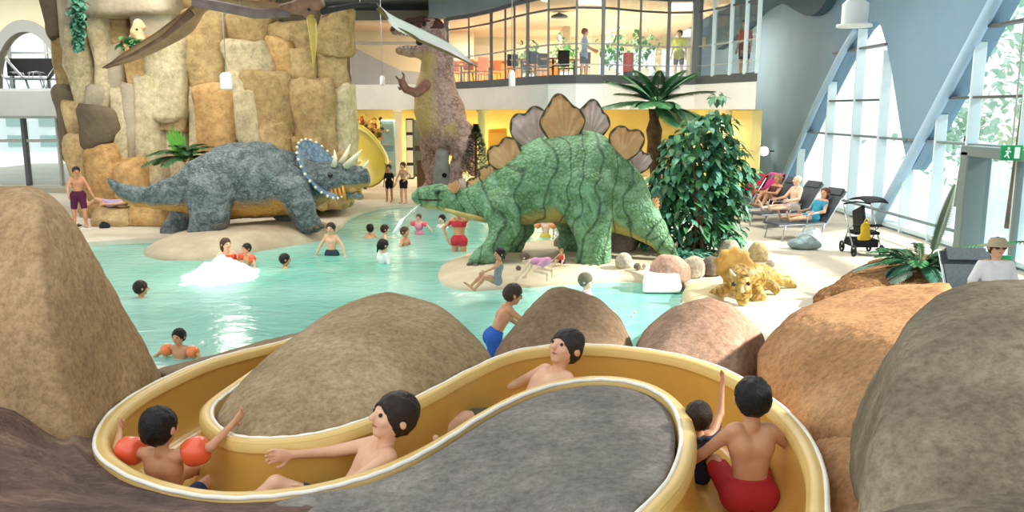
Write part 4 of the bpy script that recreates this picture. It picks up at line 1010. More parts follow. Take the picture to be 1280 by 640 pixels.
def wing(top, bot, m, Ya):
    """membrane between leading and trailing edge lines, 2 cm thick"""
    T = crom([pt(x, y, Ya+d) for x, y, d in top], 6); Bt = crom([pt(x, y, Ya+d) for x, y, d in bot], 6)
    n = len(T); V = []; kk = 6
    for side in (0, 1):
        for i in range(n):
            for j in range(kk):
                t = j/(kk-1); V.append(T[i]+(Bt[i]-T[i])*t+np.array([0, .015*side+.08*math.sin(t*PI), -.0]))
    Fc = []
    for s_ in (0, 1):
        o_ = s_*n*kk
        for i in range(n-1):
            for j in range(kk-1):
                f = (o_+i*kk+j, o_+(i+1)*kk+j, o_+(i+1)*kk+j+1, o_+i*kk+j+1); Fc.append(f if s_ else f[::-1])
    bd = [(i, 0) for i in range(n)]+[(n-1, j) for j in range(1, kk)]+[(i, kk-1) for i in range(n-2, -1, -1)]+[(0, j) for j in range(kk-2, 0, -1)]
    for (p, q_) in zip(bd, bd[1:]+bd[:1]): Fc.append((p[0]*kk+p[1], q_[0]*kk+q_[1], n*kk+q_[0]*kk+q_[1], n*kk+p[0]*kk+p[1]))
    return sub(pte, obj('wing', V, Fc, m, pte))
M_wl = mat('tan_wing', '#8d6648', '#b58b66', 2.2, .65, .4, 14); M_wr = mat('pale_wing', '#efeae6', '#f8f5f2', 1.5, .55)
wl_ = wing([(128, 85, -.6), (160, 62, -.5), (195, 40, -.4), (225, 18, -.3), (258, -2, -.2), (310, 0, 0), (360, 5, 0)], [(132, 86, -.5), (168, 76, -.2), (205, 60, .1), (240, 40, .3), (262, 12, .4), (310, 20, .3), (362, 20, .1)], M_wl, Yp)
cone_obj('wing_finger', [pt(x, y, Yp+d) for x, y, d in ((128, 85, -.6), (165, 66, -.3), (205, 45, -.15), (240, 16, -.2))], [.012, .05, .045, .06], M_pb, wl_)
cone_obj('wing_arm', [pt(x, y, Yp+d) for x, y, d in ((240, 2, -.25), (275, 8, -.15), (320, 17, -.05), (362, 16, 0))], [.075, .085, .085, .07], mat('mauve_brown', '#74625f', '#8c7974', 4), wl_)
wr_ = wing([(404, 14, 0), (440, 6, -.1), (470, 6, -.2), (492, 20, -.3), (530, 38, -.4), (568, 58, -.55), (596, 83, -.7)], [(404, 16, .1), (440, 9, 0), (472, 11, -.1), (494, 36, .0), (526, 50, -.1), (564, 66, -.4), (595, 84, -.68)], M_wr, Yp)
cone_obj('wing_arm', [pt(x, y, Yp+d) for x, y, d in ((402, 14, 0), (425, 10, -.05), (450, 6, -.1), (472, 7, -.18))], [.06, .045, .04, .045], mat('black_brown', '#2e2a28', None), wr_)
cone_obj('wing_finger', [pt(x, y, Yp+d) for x, y, d in ((472, 9, -.18), (488, 26, .02), (525, 51, -.08), (562, 67, -.38), (597, 84, -.68))], [.04, .03, .025, .02, .008], mat('olive_brown', '#6e6038', None), wr_)
for x in (300, 372, 450):
    a_ = pt(x, 8, Yp); q = MB(); q.tube([a_, [a_[0], a_[1], 7.295]], .008, 5); q.obj('suspension_wire', M_grey, pte)
# ---------------------------------------------------------------- small golden horned dinosaur on the deck
Yy = 12.9
SK_Y = skin_mat('golden_hide', '#b58a38', '#d0b468', '#74521c', 10, .7, .5, .02, '#cfae62', 5)
gol = root('horned_dinosaur_toy', pt(930, 376, Yy), 'small golden horned dinosaur figure lying on the white deck beside the shrub', 'dinosaur')
s = SDF(pt(885, 385, Yy)-[.2, .9, .2], pt(1005, 305, Yy)+[.2, 1.1, .2], .018)
def gch(st, k=.05, flat=.85):
    for (x, y, d, r), (x2, y2, d2, r2) in zip(st[:-1], st[1:]): s.cone(pt(x, y, Yy+d), pt(x2, y2, Yy+d2), r*S(Yy), r2*S(Yy), k, flat=flat)
gch([(918, 350, -.1, 14), (940, 345, .2, 17), (955, 346, .45, 15), (970, 350, .6, 9), (984, 352, .65, 6.5), (994, 358, .65, 3)])
gch([(924, 344, -.25, 15), (926, 354, -.42, 13), (928, 366, -.56, 10), (928, 375, -.62, 7)])
gch([(905, 362, -.2, 8), (895, 367, -.25, 7), (889, 368, -.25, 5)]); gch([(946, 362, -.15, 8), (950, 370, -.25, 7), (944, 373, -.3, 5)]); gch([(964, 356, .2, 7), (970, 362, .15, 6)])
finish(s, 'body', SK_Y, gol, lambda V, n: np.clip((-n[:, 2]-.2)*2, 0, 1), 1, .006, (9, 9, 9))
gc = pt(917, 331, Yy-.12); V = []; uu, vv = np.array([1., 0, .08]), np.array([-.05, .35, .94]); nm = np.cross(uu, vv); nm /= np.linalg.norm(nm)
for side in (1, -1):
    for r in range(6):
        t = r/5
        for j in range(30):
            a = 2*PI*j/30; sc = 1+.09*math.cos(a*9)*t; V.append(gc+uu*.30*t*math.cos(a)*sc+vv*.27*t*math.sin(a)*sc+nm*(.07*t*t*0+side*.022*(1-t**4)+side*.006))
Fc = []
for s_ in (0, 1):
    for r in range(5):
        for j in range(30):
            f = (s_*180+r*30+j, s_*180+(r+1)*30+j, s_*180+(r+1)*30+(j+1) % 30, s_*180+r*30+(j+1) % 30); Fc.append(f if s_ else f[::-1])
for j in range(30): Fc.append((150+j, 150+(j+1) % 30, 330+(j+1) % 30, 330+j))
obj('neck_frill', V, Fc, mat('golden_frill', '#a97a30', '#c79c50', 6, .55), gol)
for P_ in ([(918, 346, -.44), (912, 336, -.62)], [(935, 346, -.44), (939, 335, -.62)], [(928, 364, -.68), (928, 357, -.80)]): cone_obj('horn', [pt(x, y, Yy+d) for x, y, d in P_], [.035, .006], M_bone, gol)
for x in (917, 935): q = MB(); q.ball(pt(x, 355, Yy-.58), .034); q.obj('eye', M_eye, gol, True)
# ================================================================ PEOPLE
def nv(v): v = np.array(v, float); return v/(np.linalg.norm(v)+1e-12)
SKINS = {}
def skin(i):
    c = [('#d9a684', '#e4b797'), ('#c68e68', '#d39e7a'), ('#b07a55', '#bd8864'), ('#e6bda0', '#efcbb2'), ('#8f5f42', '#9c6b4c')][i]
    return mat('skin_tone_%d' % i, c[0], c[1], 6, .5, spec=.35)
def cloth_m(c): return mat('cloth_'+c.lstrip('#'), c, None, rough=.8, bump=.15, scale=30)
POSES = {
 'stand': dict(),
 'wade': dict(ua=((-.55, .05, -.8), (.55, .05, -.8)), fa=((-.35, .3, -.85), (.35, .3, -.85))),
 'arms_out': dict(ua=((-.9, .1, -.35), (.9, .1, -.35)), fa=((-.7, .3, -.5), (.7, .3, -.5))),
 'hip': dict(ua=((-.75, -.1, -.65), (.5, .1, -.85)), fa=((.65, .3, -.6), (.2, .3, -.9))),
 'swim': dict(torso=(0, .75, .55), face=(0, 1, .05), ua=((-.5, .85, -.1), (.5, .85, -.1)), fa=((-.3, .9, -.2), (.3, .9, -.2)), th=((-.1, -.6, -.8), (.1, -.6, -.8)), sh=((-.05, -.8, -.6), (.05, -.8, -.6))),
 'sit': dict(torso=(0, -.18, 1), th=((-.2, 1, .12), (.2, 1, .12)), sh=((-.05, .95, -.3), (.05, .95, -.3)), ua=((-.4, -.1, -.9), (.4, -.1, -.9)), fa=((-.2, .35, -.9), (.2, .35, -.9))),
}
def person(name, label, loc, yaw, h, pose, skin_i, hair, clothes, child=False, voxel=.012, group=None, cat='person', extras=(), ground=None, headk=1.0, detail=False, hairlen='short', hips=None):
    """one figure. loc: floor point under the pelvis; pose vectors in the figure's own frame (x right, y forward, z up).
       clothes: list of (kind, colour)."""
    po = dict(torso=(0, 0, 1), face=(0, 1, -.05), ua=((-.28, .02, -1), (.28, .02, -1)), fa=((-.12, .2, -1), (.12, .2, -1)), th=((-.06, .03, -1), (.06, .03, -1)), sh=((-.02, -.03, -1), (.02, -.03, -1)), sd=None, ft=None)
    po.update(POSES.get(pose, {}) if isinstance(pose, str) else pose)
    T = nv(po['torso']); side = nv(np.cross(np.array([0, 1., 0]) if abs(T[1]) < .9 else np.array([0, 0, -1.]), T))
    if po['sd'] is not None: side = nv(np.array(po['sd'], float)-T*(np.array(po['sd'], float)@T))
    if side[0] < 0 and po['sd'] is None: side = -side
    fwd = nv(np.cross(T, side))
    u = h; hs = (1.22 if child else 1.0)*headk
    sw = .088*u*(.92 if child else 1.03); hw = .052*u
    pel = np.zeros(3); waist = pel+T*.10*u+fwd*.004*u; chest = pel+T*.205*u; neck = pel+T*.295*u
    face = nv(po['face']); hup = nv(np.array(po.get('hup', T*.6+np.array([0, 0, .5])))); face = nv(face-hup*(face@hup)); hx = nv(np.cross(face, hup))
    Hh = u*.066*hs; hc = neck+hup*(.055*u+Hh*.62)+face*.012*u
    sh_ = [neck-T*.028*u+side*s_*sw for s_ in (-1, 1)]
    rad = 1.0
    el, wr, kn, an, to, hd = [], [], [], [], [], []
    for i in (0, 1):
        e = sh_[i]+nv(po['ua'][i])*.165*u; w = e+nv(po['fa'][i])*.145*u; el.append(e); wr.append(w); hd.append(nv(po['fa'][i]))
        hp = pel+side*(-1, 1)[i]*hw-T*.01*u; k_ = hp+nv(po['th'][i])*.24*u; a_ = k_+nv(po['sh'][i])*.235*u; kn.append(k_); an.append(a_)
        f = po['ft'][i] if po['ft'] else None
        if f is None:
            s_ = nv(po['sh'][i]); f = fwd-s_*(fwd@s_); f = nv(f) if np.linalg.norm(f) > .25 else nv(T-s_*(T@s_))
        to.append(a_+nv(f)*.115*u+nv(po['sh'][i])*.018*u)
    allp = np.array([pel, neck, hc]+el+wr+kn+an+to+[w+d*.1*u for w, d in zip(wr, hd)])
    mg = .13*u
    lo, hi = allp.min(0)-mg, allp.max(0)+mg
    def build(clothing=None):
        S_ = SDF(lo, hi, voxel); k = .022*u
        S_.cone(pel-side*.042*u, pel+side*.042*u, .066*u, .066*u, k, flat=.85, fdir=fwd)
        S_.cone(pel, waist, .068*u, .058*u, k, flat=.8, fdir=fwd)
        for s_ in (-1, 1):
            S_.cone(waist+side*s_*.022*u, chest+side*s_*.04*u, .045*u, .055*u, k, flat=.95, fdir=fwd)
            S_.cone(chest+side*s_*.03*u, neck-T*.025*u+side*s_*sw*.72, .052*u, .035*u, k)
        for i in (0, 1):
            hp = pel+side*(-1, 1)[i]*hw-T*.01*u
            S_.cone(sh_[i], el[i], .030*u, .022*u, .015*u)
            S_.cone(hp, kn[i], .053*u, .034*u, .02*u)
            if clothing is None:
                S_.cone(el[i], wr[i], .0225*u, .0145*u, .008*u)
                mid = kn[i]+(an[i]-kn[i])*.35-nv(np.cross(side, an[i]-kn[i]))*0
                S_.cone(kn[i], mid, .033*u, .032*u, .01*u); S_.cone(mid, an[i], .032*u, .019*u, .01*u)
                S_.cone(an[i], to[i], .021*u, .014*u, .012*u)
                S_.cone(an[i], an[i]-nv(to[i]-an[i])*.028*u, .019*u, .018*u, .01*u)
                # hand: palm, four bent fingers, thumb
                d = hd[i]; px_ = side*(-1, 1)[i]-d*(side*(-1, 1)[i]@d)
                px_ = nv(px_) if np.linalg.norm(px_) > .3 else nv(np.cross(d, T)); nrm = nv(np.cross(px_, d)); wd = nv(np.cross(d, nv(px_)))
                pc = wr[i]+d*.05*u
                S_.cone(wr[i], pc+wd*.006*u, .013*u, .02*u, .006*u, flat=.6, fdir=px_)
                S_.cone(wr[i], pc-wd*.006*u, .013*u, .02*u, .006*u, flat=.6, fdir=px_)
                fr_ = max(.0062*u, voxel*.8)
                for q in range(4):
                    o_ = (q-1.5)*.0125*u; L1 = (.024, .029, .027, .021)[q]*u
                    k0 = pc+wd*o_+d*.006*u; k1 = k0+nv(d+wd*(q-1.5)*.14-px_*.18)*L1; k2 = k1+nv(d*.8-px_*.5)*L1*.8
                    S_.cone(k0, k1, fr_*1.1, fr_, .002*u); S_.cone(k1, k2, fr_, fr_*.85, .001*u)
                t0 = wr[i]+d*.02*u+wd*.014*u; t1 = t0+nv(d*.6+wd*.8-px_*.1)*.03*u; t2 = t1+nv(d+wd*.25)*.022*u
                S_.cone(t0, t1, fr_*1.4, fr_*1.15, .006*u); S_.cone(t1, t2, fr_*1.15, fr_*.9, .002*u)
        S_.cone(neck-T*.01*u, hc-hup*Hh*.4, .032*u, .03*u, .012*u)
        if clothing is None: head(S_)
        return S_
    Mh = np.stack([hx, face, hup])
    def head(S_):
        S_.ell(hc+hup*Hh*.18-face*Hh*.1, (Hh*.80, Hh*.95, Hh*.86), Mh, .01*u)
        S_.ell(hc-hup*Hh*.3+face*Hh*.18, (Hh*.62, Hh*.66, Hh*.74), Mh, .02*u)
        S_.ell(hc-hup*Hh*.82+face*Hh*.5, (Hh*.28, Hh*.22, Hh*.18), Mh, .015*u)
        S_.cone(hc+hup*Hh*.1+face*Hh*.8, hc-hup*Hh*.22+face*Hh*1.0, Hh*.1, Hh*.15, .005*u)          # nose
        for s_ in (-1, 1):
            S_.ell(hc-hup*Hh*.05+hx*s_*Hh*.82-face*Hh*.1, (Hh*.12, Hh*.2, Hh*.27), Mh, .004*u)         # ears
            S_.ell(hc-hup*Hh*.22+hx*s_*Hh*.36+face*Hh*.55, (Hh*.24, Hh*.2, Hh*.2), Mh, .012*u)          # cheeks
    S0 = build()
    V, Fc = S0.mesh(); V = smoothmesh(V, Fc, 1, .4)
    zmin = V[:, 2].min()
    off = np.array([0, 0, -zmin]) if hips is None else np.array([0, 0, hips])
    r = empty(name, tuple(loc), label, cat, group, yaw); r['_org'] = (0, 0, 0)
    def put(nm, V, Fc, m, par=r, off=off): return obj(nm, np.asarray(V)+off, Fc, m, par, local=True)
    body = put('body', V, Fc, skin(skin_i))
    # clothes: shells that follow the body
    for kind, col in clothes:
        SC_ = build(True)
        reg = SDF(lo, hi, voxel)
        if kind in ('shorts', 'trunks', 'brief'):
            L_ = {'shorts': .62, 'trunks': .36, 'brief': .06}[kind]
            reg.cone(pel-side*.04*u+T*.035*u, pel+side*.04*u+T*.035*u, .098*u, .098*u, 0)
            for i in (0, 1):
                hp = pel+side*(-1, 1)[i]*hw; reg.cone(hp, hp+(kn[i]-hp)*L_, .085*u, .075*u, 0)
            reg2 = T; cut = pel+T*(.075*u)
            ofs = .010*u if kind == 'shorts' else .006*u
        elif kind in ('swimsuit', 'shirt', 'top'):
            a0, a1 = {'swimsuit': (-.03, .26), 'shirt': (.0, .285), 'top': (.185, .25)}[kind]
            reg.cone(pel+T*a0*u, pel+T*a1*u, .15*u, .13*u, 0, flat=1)
            if kind == 'shirt':
                for i in (0, 1): reg.cone(sh_[i], sh_[i]+(el[i]-sh_[i])*.72, .05*u, .045*u, 0)
            cut = neck+T*(-.035*u if kind != 'shirt' else .0)
            ofs = .006*u if kind != 'shirt' else .010*u
        ax = [SC_.lo[i]+voxel*np.arange(SC_.n[i]) for i in range(3)]
        X = np.meshgrid(*ax, indexing='ij', sparse=True)
        pl_ = (X[0]-cut[0])*T[0]+(X[1]-cut[1])*T[1]+(X[2]-cut[2])*T[2]
        Dm = np.maximum(np.maximum(SC_.D-max(ofs, voxel*.55), reg.D), pl_)
        if kind == 'top':
            c2 = pel+T*.178*u; Dm = np.maximum(Dm, -((X[0]-c2[0])*T[0]+(X[1]-c2[1])*T[1]+(X[2]-c2[2])*T[2]))
        SC_.D = Dm.astype(np.float32); v, f = SC_.mesh()
        if len(v):
            v = smoothmesh(v, f, 1, .4)
            put({'shorts': 'swim_shorts', 'trunks': 'swim_trunks', 'brief': 'swim_brief', 'swimsuit': 'swimsuit', 'shirt': 'shirt', 'top': 'bikini_top'}[kind], v, f, cloth_m(col))
    # hair: cap over the skull, opened at the face
    vh = min(voxel, Hh*.12)
    if hair:
        S_ = SDF(hc-Hh*3.2, hc+Hh*2.2, vh)
        S_.ell(hc+hup*Hh*.24-face*Hh*.12, (Hh*.90, Hh*1.04, Hh*.94), Mh, .01*u)
        if hairlen == 'short': S_.ell(hc-hup*Hh*.15-face*Hh*.35, (Hh*.78, Hh*.72, Hh*.7), Mh, .02*u)
        if hairlen == 'long':
            S_.ell(hc-hup*Hh*.3-face*Hh*.4, (Hh*.86, Hh*.68, Hh*1.1), Mh, .02*u); S_.cone(hc-hup*Hh*.8-face*Hh*.55, hc-hup*Hh*1.9-face*Hh*.5, Hh*.62, Hh*.3, .02*u)
        if hairlen == 'tail': S_.ell(hc-hup*Hh*.1-face*Hh*.35, (Hh*.8, Hh*.72, Hh*.75), Mh, .02*u); S_.cone(hc+hup*Hh*.1-face*Hh*1.05, hc-hup*Hh*1.1-face*Hh*1.25, Hh*.28, Hh*.12, .02*u)
        S_.ell(hc-hup*Hh*.42+face*Hh*.95, (Hh*.76, Hh*.75, Hh*.86), Mh, 0, op='s')
        v, f = S_.mesh()
        if len(v):
            v = smoothmesh(v, f, 1); v = v+normals(v, f)*(Hh*.05*fbm(v*(5/Hh)*[1, 1, .4], 3, 2))[:, None]
            put('hair', v, f, mat('hair_'+hair.lstrip('#'), hair, None, rough=.45, bump=.5, scale=40, bscale=120))
    for s_ in (-1, 1):
        q = MB(); q.ball(hc+hup*Hh*.05+hx*s_*Hh*.32+face*Hh*.80, Hh*.10, 8); put('eye', q.V, q.F, M_eye)
    q = MB(); q.tube([hc-hup*Hh*.52+hx*s_*Hh*.22+face*Hh*(.80-abs(s_)*.06) for s_ in (-1, 0, 1)], [Hh*.03, Hh*.07, Hh*.03], 6); put('mouth', q.V, q.F, mat('lip_red', '#a85f52', None, rough=.5))
    J = dict(pel=pel, chest=chest, neck=neck, hc=hc, sh=sh_, el=el, wr=wr, kn=kn, an=an, to=to, Hh=Hh, hup=hup, face=face, hx=hx, T=T, side=side, fwd=fwd, u=u, off=off)
    for e in extras:
        if e[0] == 'armband':          # inflated band on each upper arm
            for i in (0, 1):
                a, b = sh_[i], el[i]; c = a+(b-a)*.55; d = nv(b-a); q = MB(); L_ = .055*u
                q.tube([c+d*L_*t for t in (-1.0, -.9, -.6, 0, .6, .9, 1.0)], [.036*u, .055*u, .066*u, .069*u, .066*u, .055*u, .036*u], 14)
                put('armband', q.V, q.F, mat('armband_'+e[1].lstrip('#'), e[1], None, rough=.35, spec=.5, coat=.3))
        if e[0] == 'cap':
            q = MB(); q.ball(hc+hup*Hh*.34-face*Hh*.1, (Hh*.98, Hh*1.1, Hh*.98), 16, Mh.T); put('knitted_cap', q.V, q.F, cloth_m(e[1]))
        if e[0] == 'hat':
            q = MB(); Mx = np.stack([hx, face, hup], 1)
            q2 = MB(); q2.lathe([(Hh*.02, Hh*1.02), (Hh*.7, Hh*.98), (Hh*.95, Hh*.6), (Hh*1.0, Hh*.25), (Hh*1.75, Hh*.1), (Hh*1.78, Hh*.05), (Hh*.98, Hh*.15), (Hh*.5, Hh*.5)], (0, 0, 0), 24)
            v = np.array(q2.V)@Mx.T+hc+hup*Hh*.12; put('sun_hat', v, q2.F, cloth_m(e[1]))
        if e[0] == 'sunglasses':
            q = MB()
            for s_ in (-1, 1): q.ball(hc+hup*Hh*.05+hx*s_*Hh*.36+face*Hh*.86, (Hh*.28, Hh*.08, Hh*.2), 10, Mh.T)
            q.tube([hc+hup*Hh*.12+hx*s_*Hh*.8+face*Hh*(.75-.6*(abs(s_)>1)) for s_ in (-1.05, -.6, 0, .6, 1.05)], Hh*.035, 6)
            put('sunglasses', q.V, q.F, mat('black_plastic', '#0e0e10', None, rough=.2, spec=.5))
        if e[0] == 'vest':
            q = MB(); c = chest-T*.02*u
            q.tube([c-T*.085*u, c-T*.08*u, c-T*.03*u, c+T*.03*u, c+T*.06*u, c+T*.065*u], [.06*u, .098*u, .108*u, .108*u, .095*u, .06*u], 18); put('swim_vest', q.V, q.F, cloth_m(e[1]))
    return r, J
def yaw_to(dx, dy): return math.atan2(-dx, dy)       # figure's +y turned towards (dx, dy)
WET = -.0
black, brown, dbrown, blond, grey_h = '#100d0c', '#4a3222', '#2a1c14', '#a07c4c', '#6f6a60'
def at(px, py, z=0): p = G(px, py, z); return (p[0], p[1], z)
# --- riders on the slide: sitting in the trough, legs downstream
def on_slide(i, side=.5, dz=0):
    a, b = PR[i], QR[i]; c = a+(b-a)*side; j = min(i+3, nU-1); k = max(i-3, 0)
    d = (PR[j]+QR[j])/2-(PR[k]+QR[k])/2; c = c.copy(); c[2] += -DEP*.985+dz; return c, yaw_to(d[0], d[1])
lean = lambda b: dict(torso=(0, -b, 1), th=((-.18, 1, .22), (.18, 1, .22)), sh=((-.02, .95, -.25), (.02, .95, -.25)), ft=((0, .35, 1), (0, .35, 1)))
c, yw = on_slide(int(20.2*5), .52)
person('person', 'child with orange armbands and black hair sitting in the left bend of the slide', c, yaw_to(.2, 1), 1.2, dict(lean(.12), ua=((-.95, .1, .05), (.95, .2, .3)), fa=((-.5, .8, .2), (.25, .8, .4)), face=(.1, 1, .0)), 1, black, [('trunks', '#31405e')], True, .0085, extras=[('armband', '#f0623c')], headk=1.12)
c, yw = on_slide(int(15.1*5), .45)
person('person', 'dark haired boy leaning back on the middle stretch of the slide, legs pointing left', c, yw-.05, 1.5, dict(lean(.75), ua=((-.35, .9, -.25), (.4, .85, -.2)), fa=((-.15, 1, .02), (.0, 1, .08)), th=((-.22, 1, .35), (.14, 1, .62)), sh=((-.1, 1, -.18), (.05, .8, -.62)), face=(-.15, 1, .1)), 0, dbrown, [('trunks', '#3b3a44')], True, .0085)
c, yw = on_slide(int(9.95*5), .5)
person('person', 'boy with short dark hair leaning back on the slide below the brown pointed boulder', c, yw, 1.52, dict(lean(1.15), ua=((-.6, .5, -.5), (.75, .35, -.5)), fa=((-.3, .95, -.1), (.3, .9, -.1)), face=(-.1, 1, .05)), 0, '#2e2824', [('shorts', '#5a5a46')], True, .0085)
c, yw = on_slide(int(4.55*5), .80)
person('person', 'rider in a navy shirt sitting in the slide ahead of the red shorts child', c+np.array([0, .05, -.02]), yw, 1.0, dict(lean(.35), ua=((-.55, .6, .1), (.5, .6, .6)), fa=((-.3, .8, .3), (.2, .5, .8)), face=(.1, 1, .1)), 2, dbrown, [('shirt', '#232b3e'), ('trunks', '#232b3e')], True, .0085)
c, yw = on_slide(int(3.4*5), .40)
person('person', 'black haired child in red shorts sitting on the right bend of the slide', c, yw+.1, 1.28, dict(lean(-.05), ua=((-.6, .3, -.7), (.65, .35, -.6)), fa=((-.35, .6, -.65), (.1, .8, -.4)), face=(.1, 1, -.15)), 1, black, [('shorts', '#b02a30')], True, .0085)
# --- bathers near the boulders
person('person', 'bending boy in blue shorts wading in the shallow pool behind the boulders', (*G(616, 452, 0)[:2], -.45), yaw_to(.75, .25), 1.42, dict(torso=(0, .55, 1), ua=((-.3, .5, -.8), (.3, .7, -.6)), fa=((-.1, .8, -.6), (.1, .9, -.4)), th=((-.08, .35, -1), (.08, -.05, -1)), sh=((0, -.35, -1), (0, -.25, -1)), face=(.0, 1, .15)), 1, '#3a2c22', [('shorts', '#2f5fb8')], True, .009)
gx_, gy_ = G(738, 392, 0)[:2]
person('person', 'child in a grey brown knitted cap sitting behind the brown pointed boulder', (gx_, gy_+.1, -.2), yaw_to(.8, -.25), 1.3, dict(POSES['sit'], th=((-.2, 1, .1), (.2, 1, .1)), face=(.0, 1, -.1)), 3, grey_h, [('shirt', '#9a8f98'), ('trunks', '#6a7a90')], True, .01, extras=[('cap', '#77705c')])
bx, by = G(622, 362, .18)[:2]
person('person', 'dark haired child in a patterned grey swimsuit sitting on the island edge, arms stretched out', (bx, by, .19), yaw_to(-1, -.25), 1.06, dict(torso=(0, -.1, 1), ua=((-.55, .75, -.25), (.75, -.3, -.6)), fa=((-.3, .9, -.3), (.3, .3, -.9)), th=((-.25, .95, .35), (.25, .95, .3)), sh=((-.1, .7, -.7), (.1, .7, -.7)), face=(-.3, 1, -.2)), 1, black, [('swimsuit', '#8f8d94')], True, .011, hairlen='tail')
bx, by = G(683, 349, .18)[:2]
person('person', 'toddler in a pink swimsuit crouching on the island before the green dinosaur', (bx, by, .13), yaw_to(-.9, .3), 1.0, dict(torso=(0, .95, -.05), th=((-.3, .75, -.6), (.3, .75, -.6)), sh=((-.1, -.95, -.2), (.1, -.95, -.2)), ua=((-.3, .5, -.8), (.4, .3, -.85)), fa=((-.1, .6, -.75), (.1, .6, -.8)), face=(0, .7, -.6)), 3, '#6b5240', [('swimsuit', '#d493b4')], True, .011)
bx, by = G(703, 333, .18)[:2]
person('person', 'small child in a dark suit with a bright patterned vest behind the crouching toddler', (bx, by, .18), yaw_to(-.6, -.8), .52, dict(torso=(0, .2, 1), th=((-.3, .8, .3), (.3, .8, .3)), sh=((-.1, .3, -.9), (.1, .3, -.9)), ua=((-.5, .5, -.6), (.5, .5, -.6)), fa=((-.2, .8, -.4), (.2, .8, -.4))), 0, blond, [('trunks', '#2a2c44')], True, .009, extras=[('vest', '#e0553c')])
# --- in the pool
def swimmer(px, py, label, yaw, h, hair, pose='wade', sk=0, clothes=(('trunks', '#2c3550'),), extras=(), zhead=None, child=True, hairlen='short', vox=.013):
    """px,py: where the body meets the water surface; depth chosen so the head stands zhead above the water"""
    p = G(px, py, 0); z = (zhead or .3)-h
    return person('person', label, (p[0], p[1], z), yaw, h, pose, sk, hair, list(clothes), child, vox, extras=extras, hairlen=hairlen)
swimmer(226, 447, 'child with orange armbands and black hair swimming nearest in the pool on the left', 2.9, 1.1, black, 'arms_out', 1, extras=[('armband', '#f2803f')], zhead=.36)
swimmer(176, 373, 'lone dark haired swimmer on the left of the pool, only head above the water', -.9, 1.4, dbrown, 'swim', 1, zhead=.30, clothes=(('trunks', '#22303c'),)) if False else swimmer(176, 371, 'lone dark haired swimmer on the left of the pool, only head above the water', -.9, 1.4, dbrown, 'wade', 1, zhead=.26, clothes=(('trunks', '#22303c'),))
swimmer(356, 334, 'dark haired child with only the head above water right of the white foam', -1.2, 1.3, black, 'wade', 1, zhead=.26)
swimmer(283, 330, 'adult with long brown hair and red strap holding a child beside the white foam', -2.2, 1.65, brown, 'hip', 0, (('top', '#d0503c'), ('brief', '#d0503c')), zhead=.55, child=False, hairlen='long')
swimmer(310, 331, 'dark haired child with orange red armbands beside the white foam', 2.4, 1.1, black, 'arms_out', 1, extras=[('armband', '#e8502f')], zhead=.42)
swimmer(415, 319, 'thin bare chested boy standing hip deep right of the plinth, arms away from body', 3.0, 1.35, dbrown, 'wade', 0, (('trunks', '#2c3a44'),), zhead=.68)
swimmer(463, 297, 'child seen from behind with black hair beside another head mid pool', .4, 1.25, black, 'wade', 1, zhead=.32)
swimmer(481, 299, 'dark haired child facing right beside the black haired head mid pool', -1.3, 1.25, dbrown, 'wade', 0, zhead=.34)
swimmer(479, 328, 'pale swimmer with a dark ponytail and white shirt mid pool', -.9, 1.4, black, 'wade', 3, (('shirt', '#dfe6e0'), ('trunks', '#1c1c22')), zhead=.46, hairlen='tail')
swimmer(506, 307, 'bare shouldered child with wet brown hair below the water jet', -2.0, 1.25, brown, 'wade', 1, zhead=.42)
swimmer(524, 293, 'toddler in a pink swim vest between armbands in front of the dinosaur snout', 2.8, .95, brown, 'arms_out', 0, (('swimsuit', '#e08aa0'),), extras=[('armband', '#e8506a'), ('vest', '#e38aa2')], zhead=.50)
swimmer(553, 284, 'dark haired head with white shoulders below the dinosaur throat', 2.6, 1.3, black, 'wade', 3, (('shirt', '#e8e8e6'),), zhead=.32)
swimmer(574, 314, 'woman in a red bikini standing in the pool left of the green front leg', 2.9, 1.62, brown, dict(ua=((-.85, .2, .45), (.75, .0, -.65)), fa=((.75, .2, .35), (-.35, .1, -.9))), 1, (('top', '#c23440'), ('brief', '#c23440')), zhead=1.02, child=False, hairlen='tail')
swimmer(682, 296, 'child with orange armbands and black goggles under the belly of the green dinosaur', 2.9, 1.15, '#e9e0cc', 'arms_out', 3, (('trunks', '#e4c34a'),), extras=[('armband', '#f08a50'), ('sunglasses',)], zhead=.56)
swimmer(700, 294, 'pale shouldered child with light hair right of the goggled child under the belly', -2.5, 1.2, '#b08a58', 'wade', 3, (('shirt', '#f2efe6'),), zhead=.54)
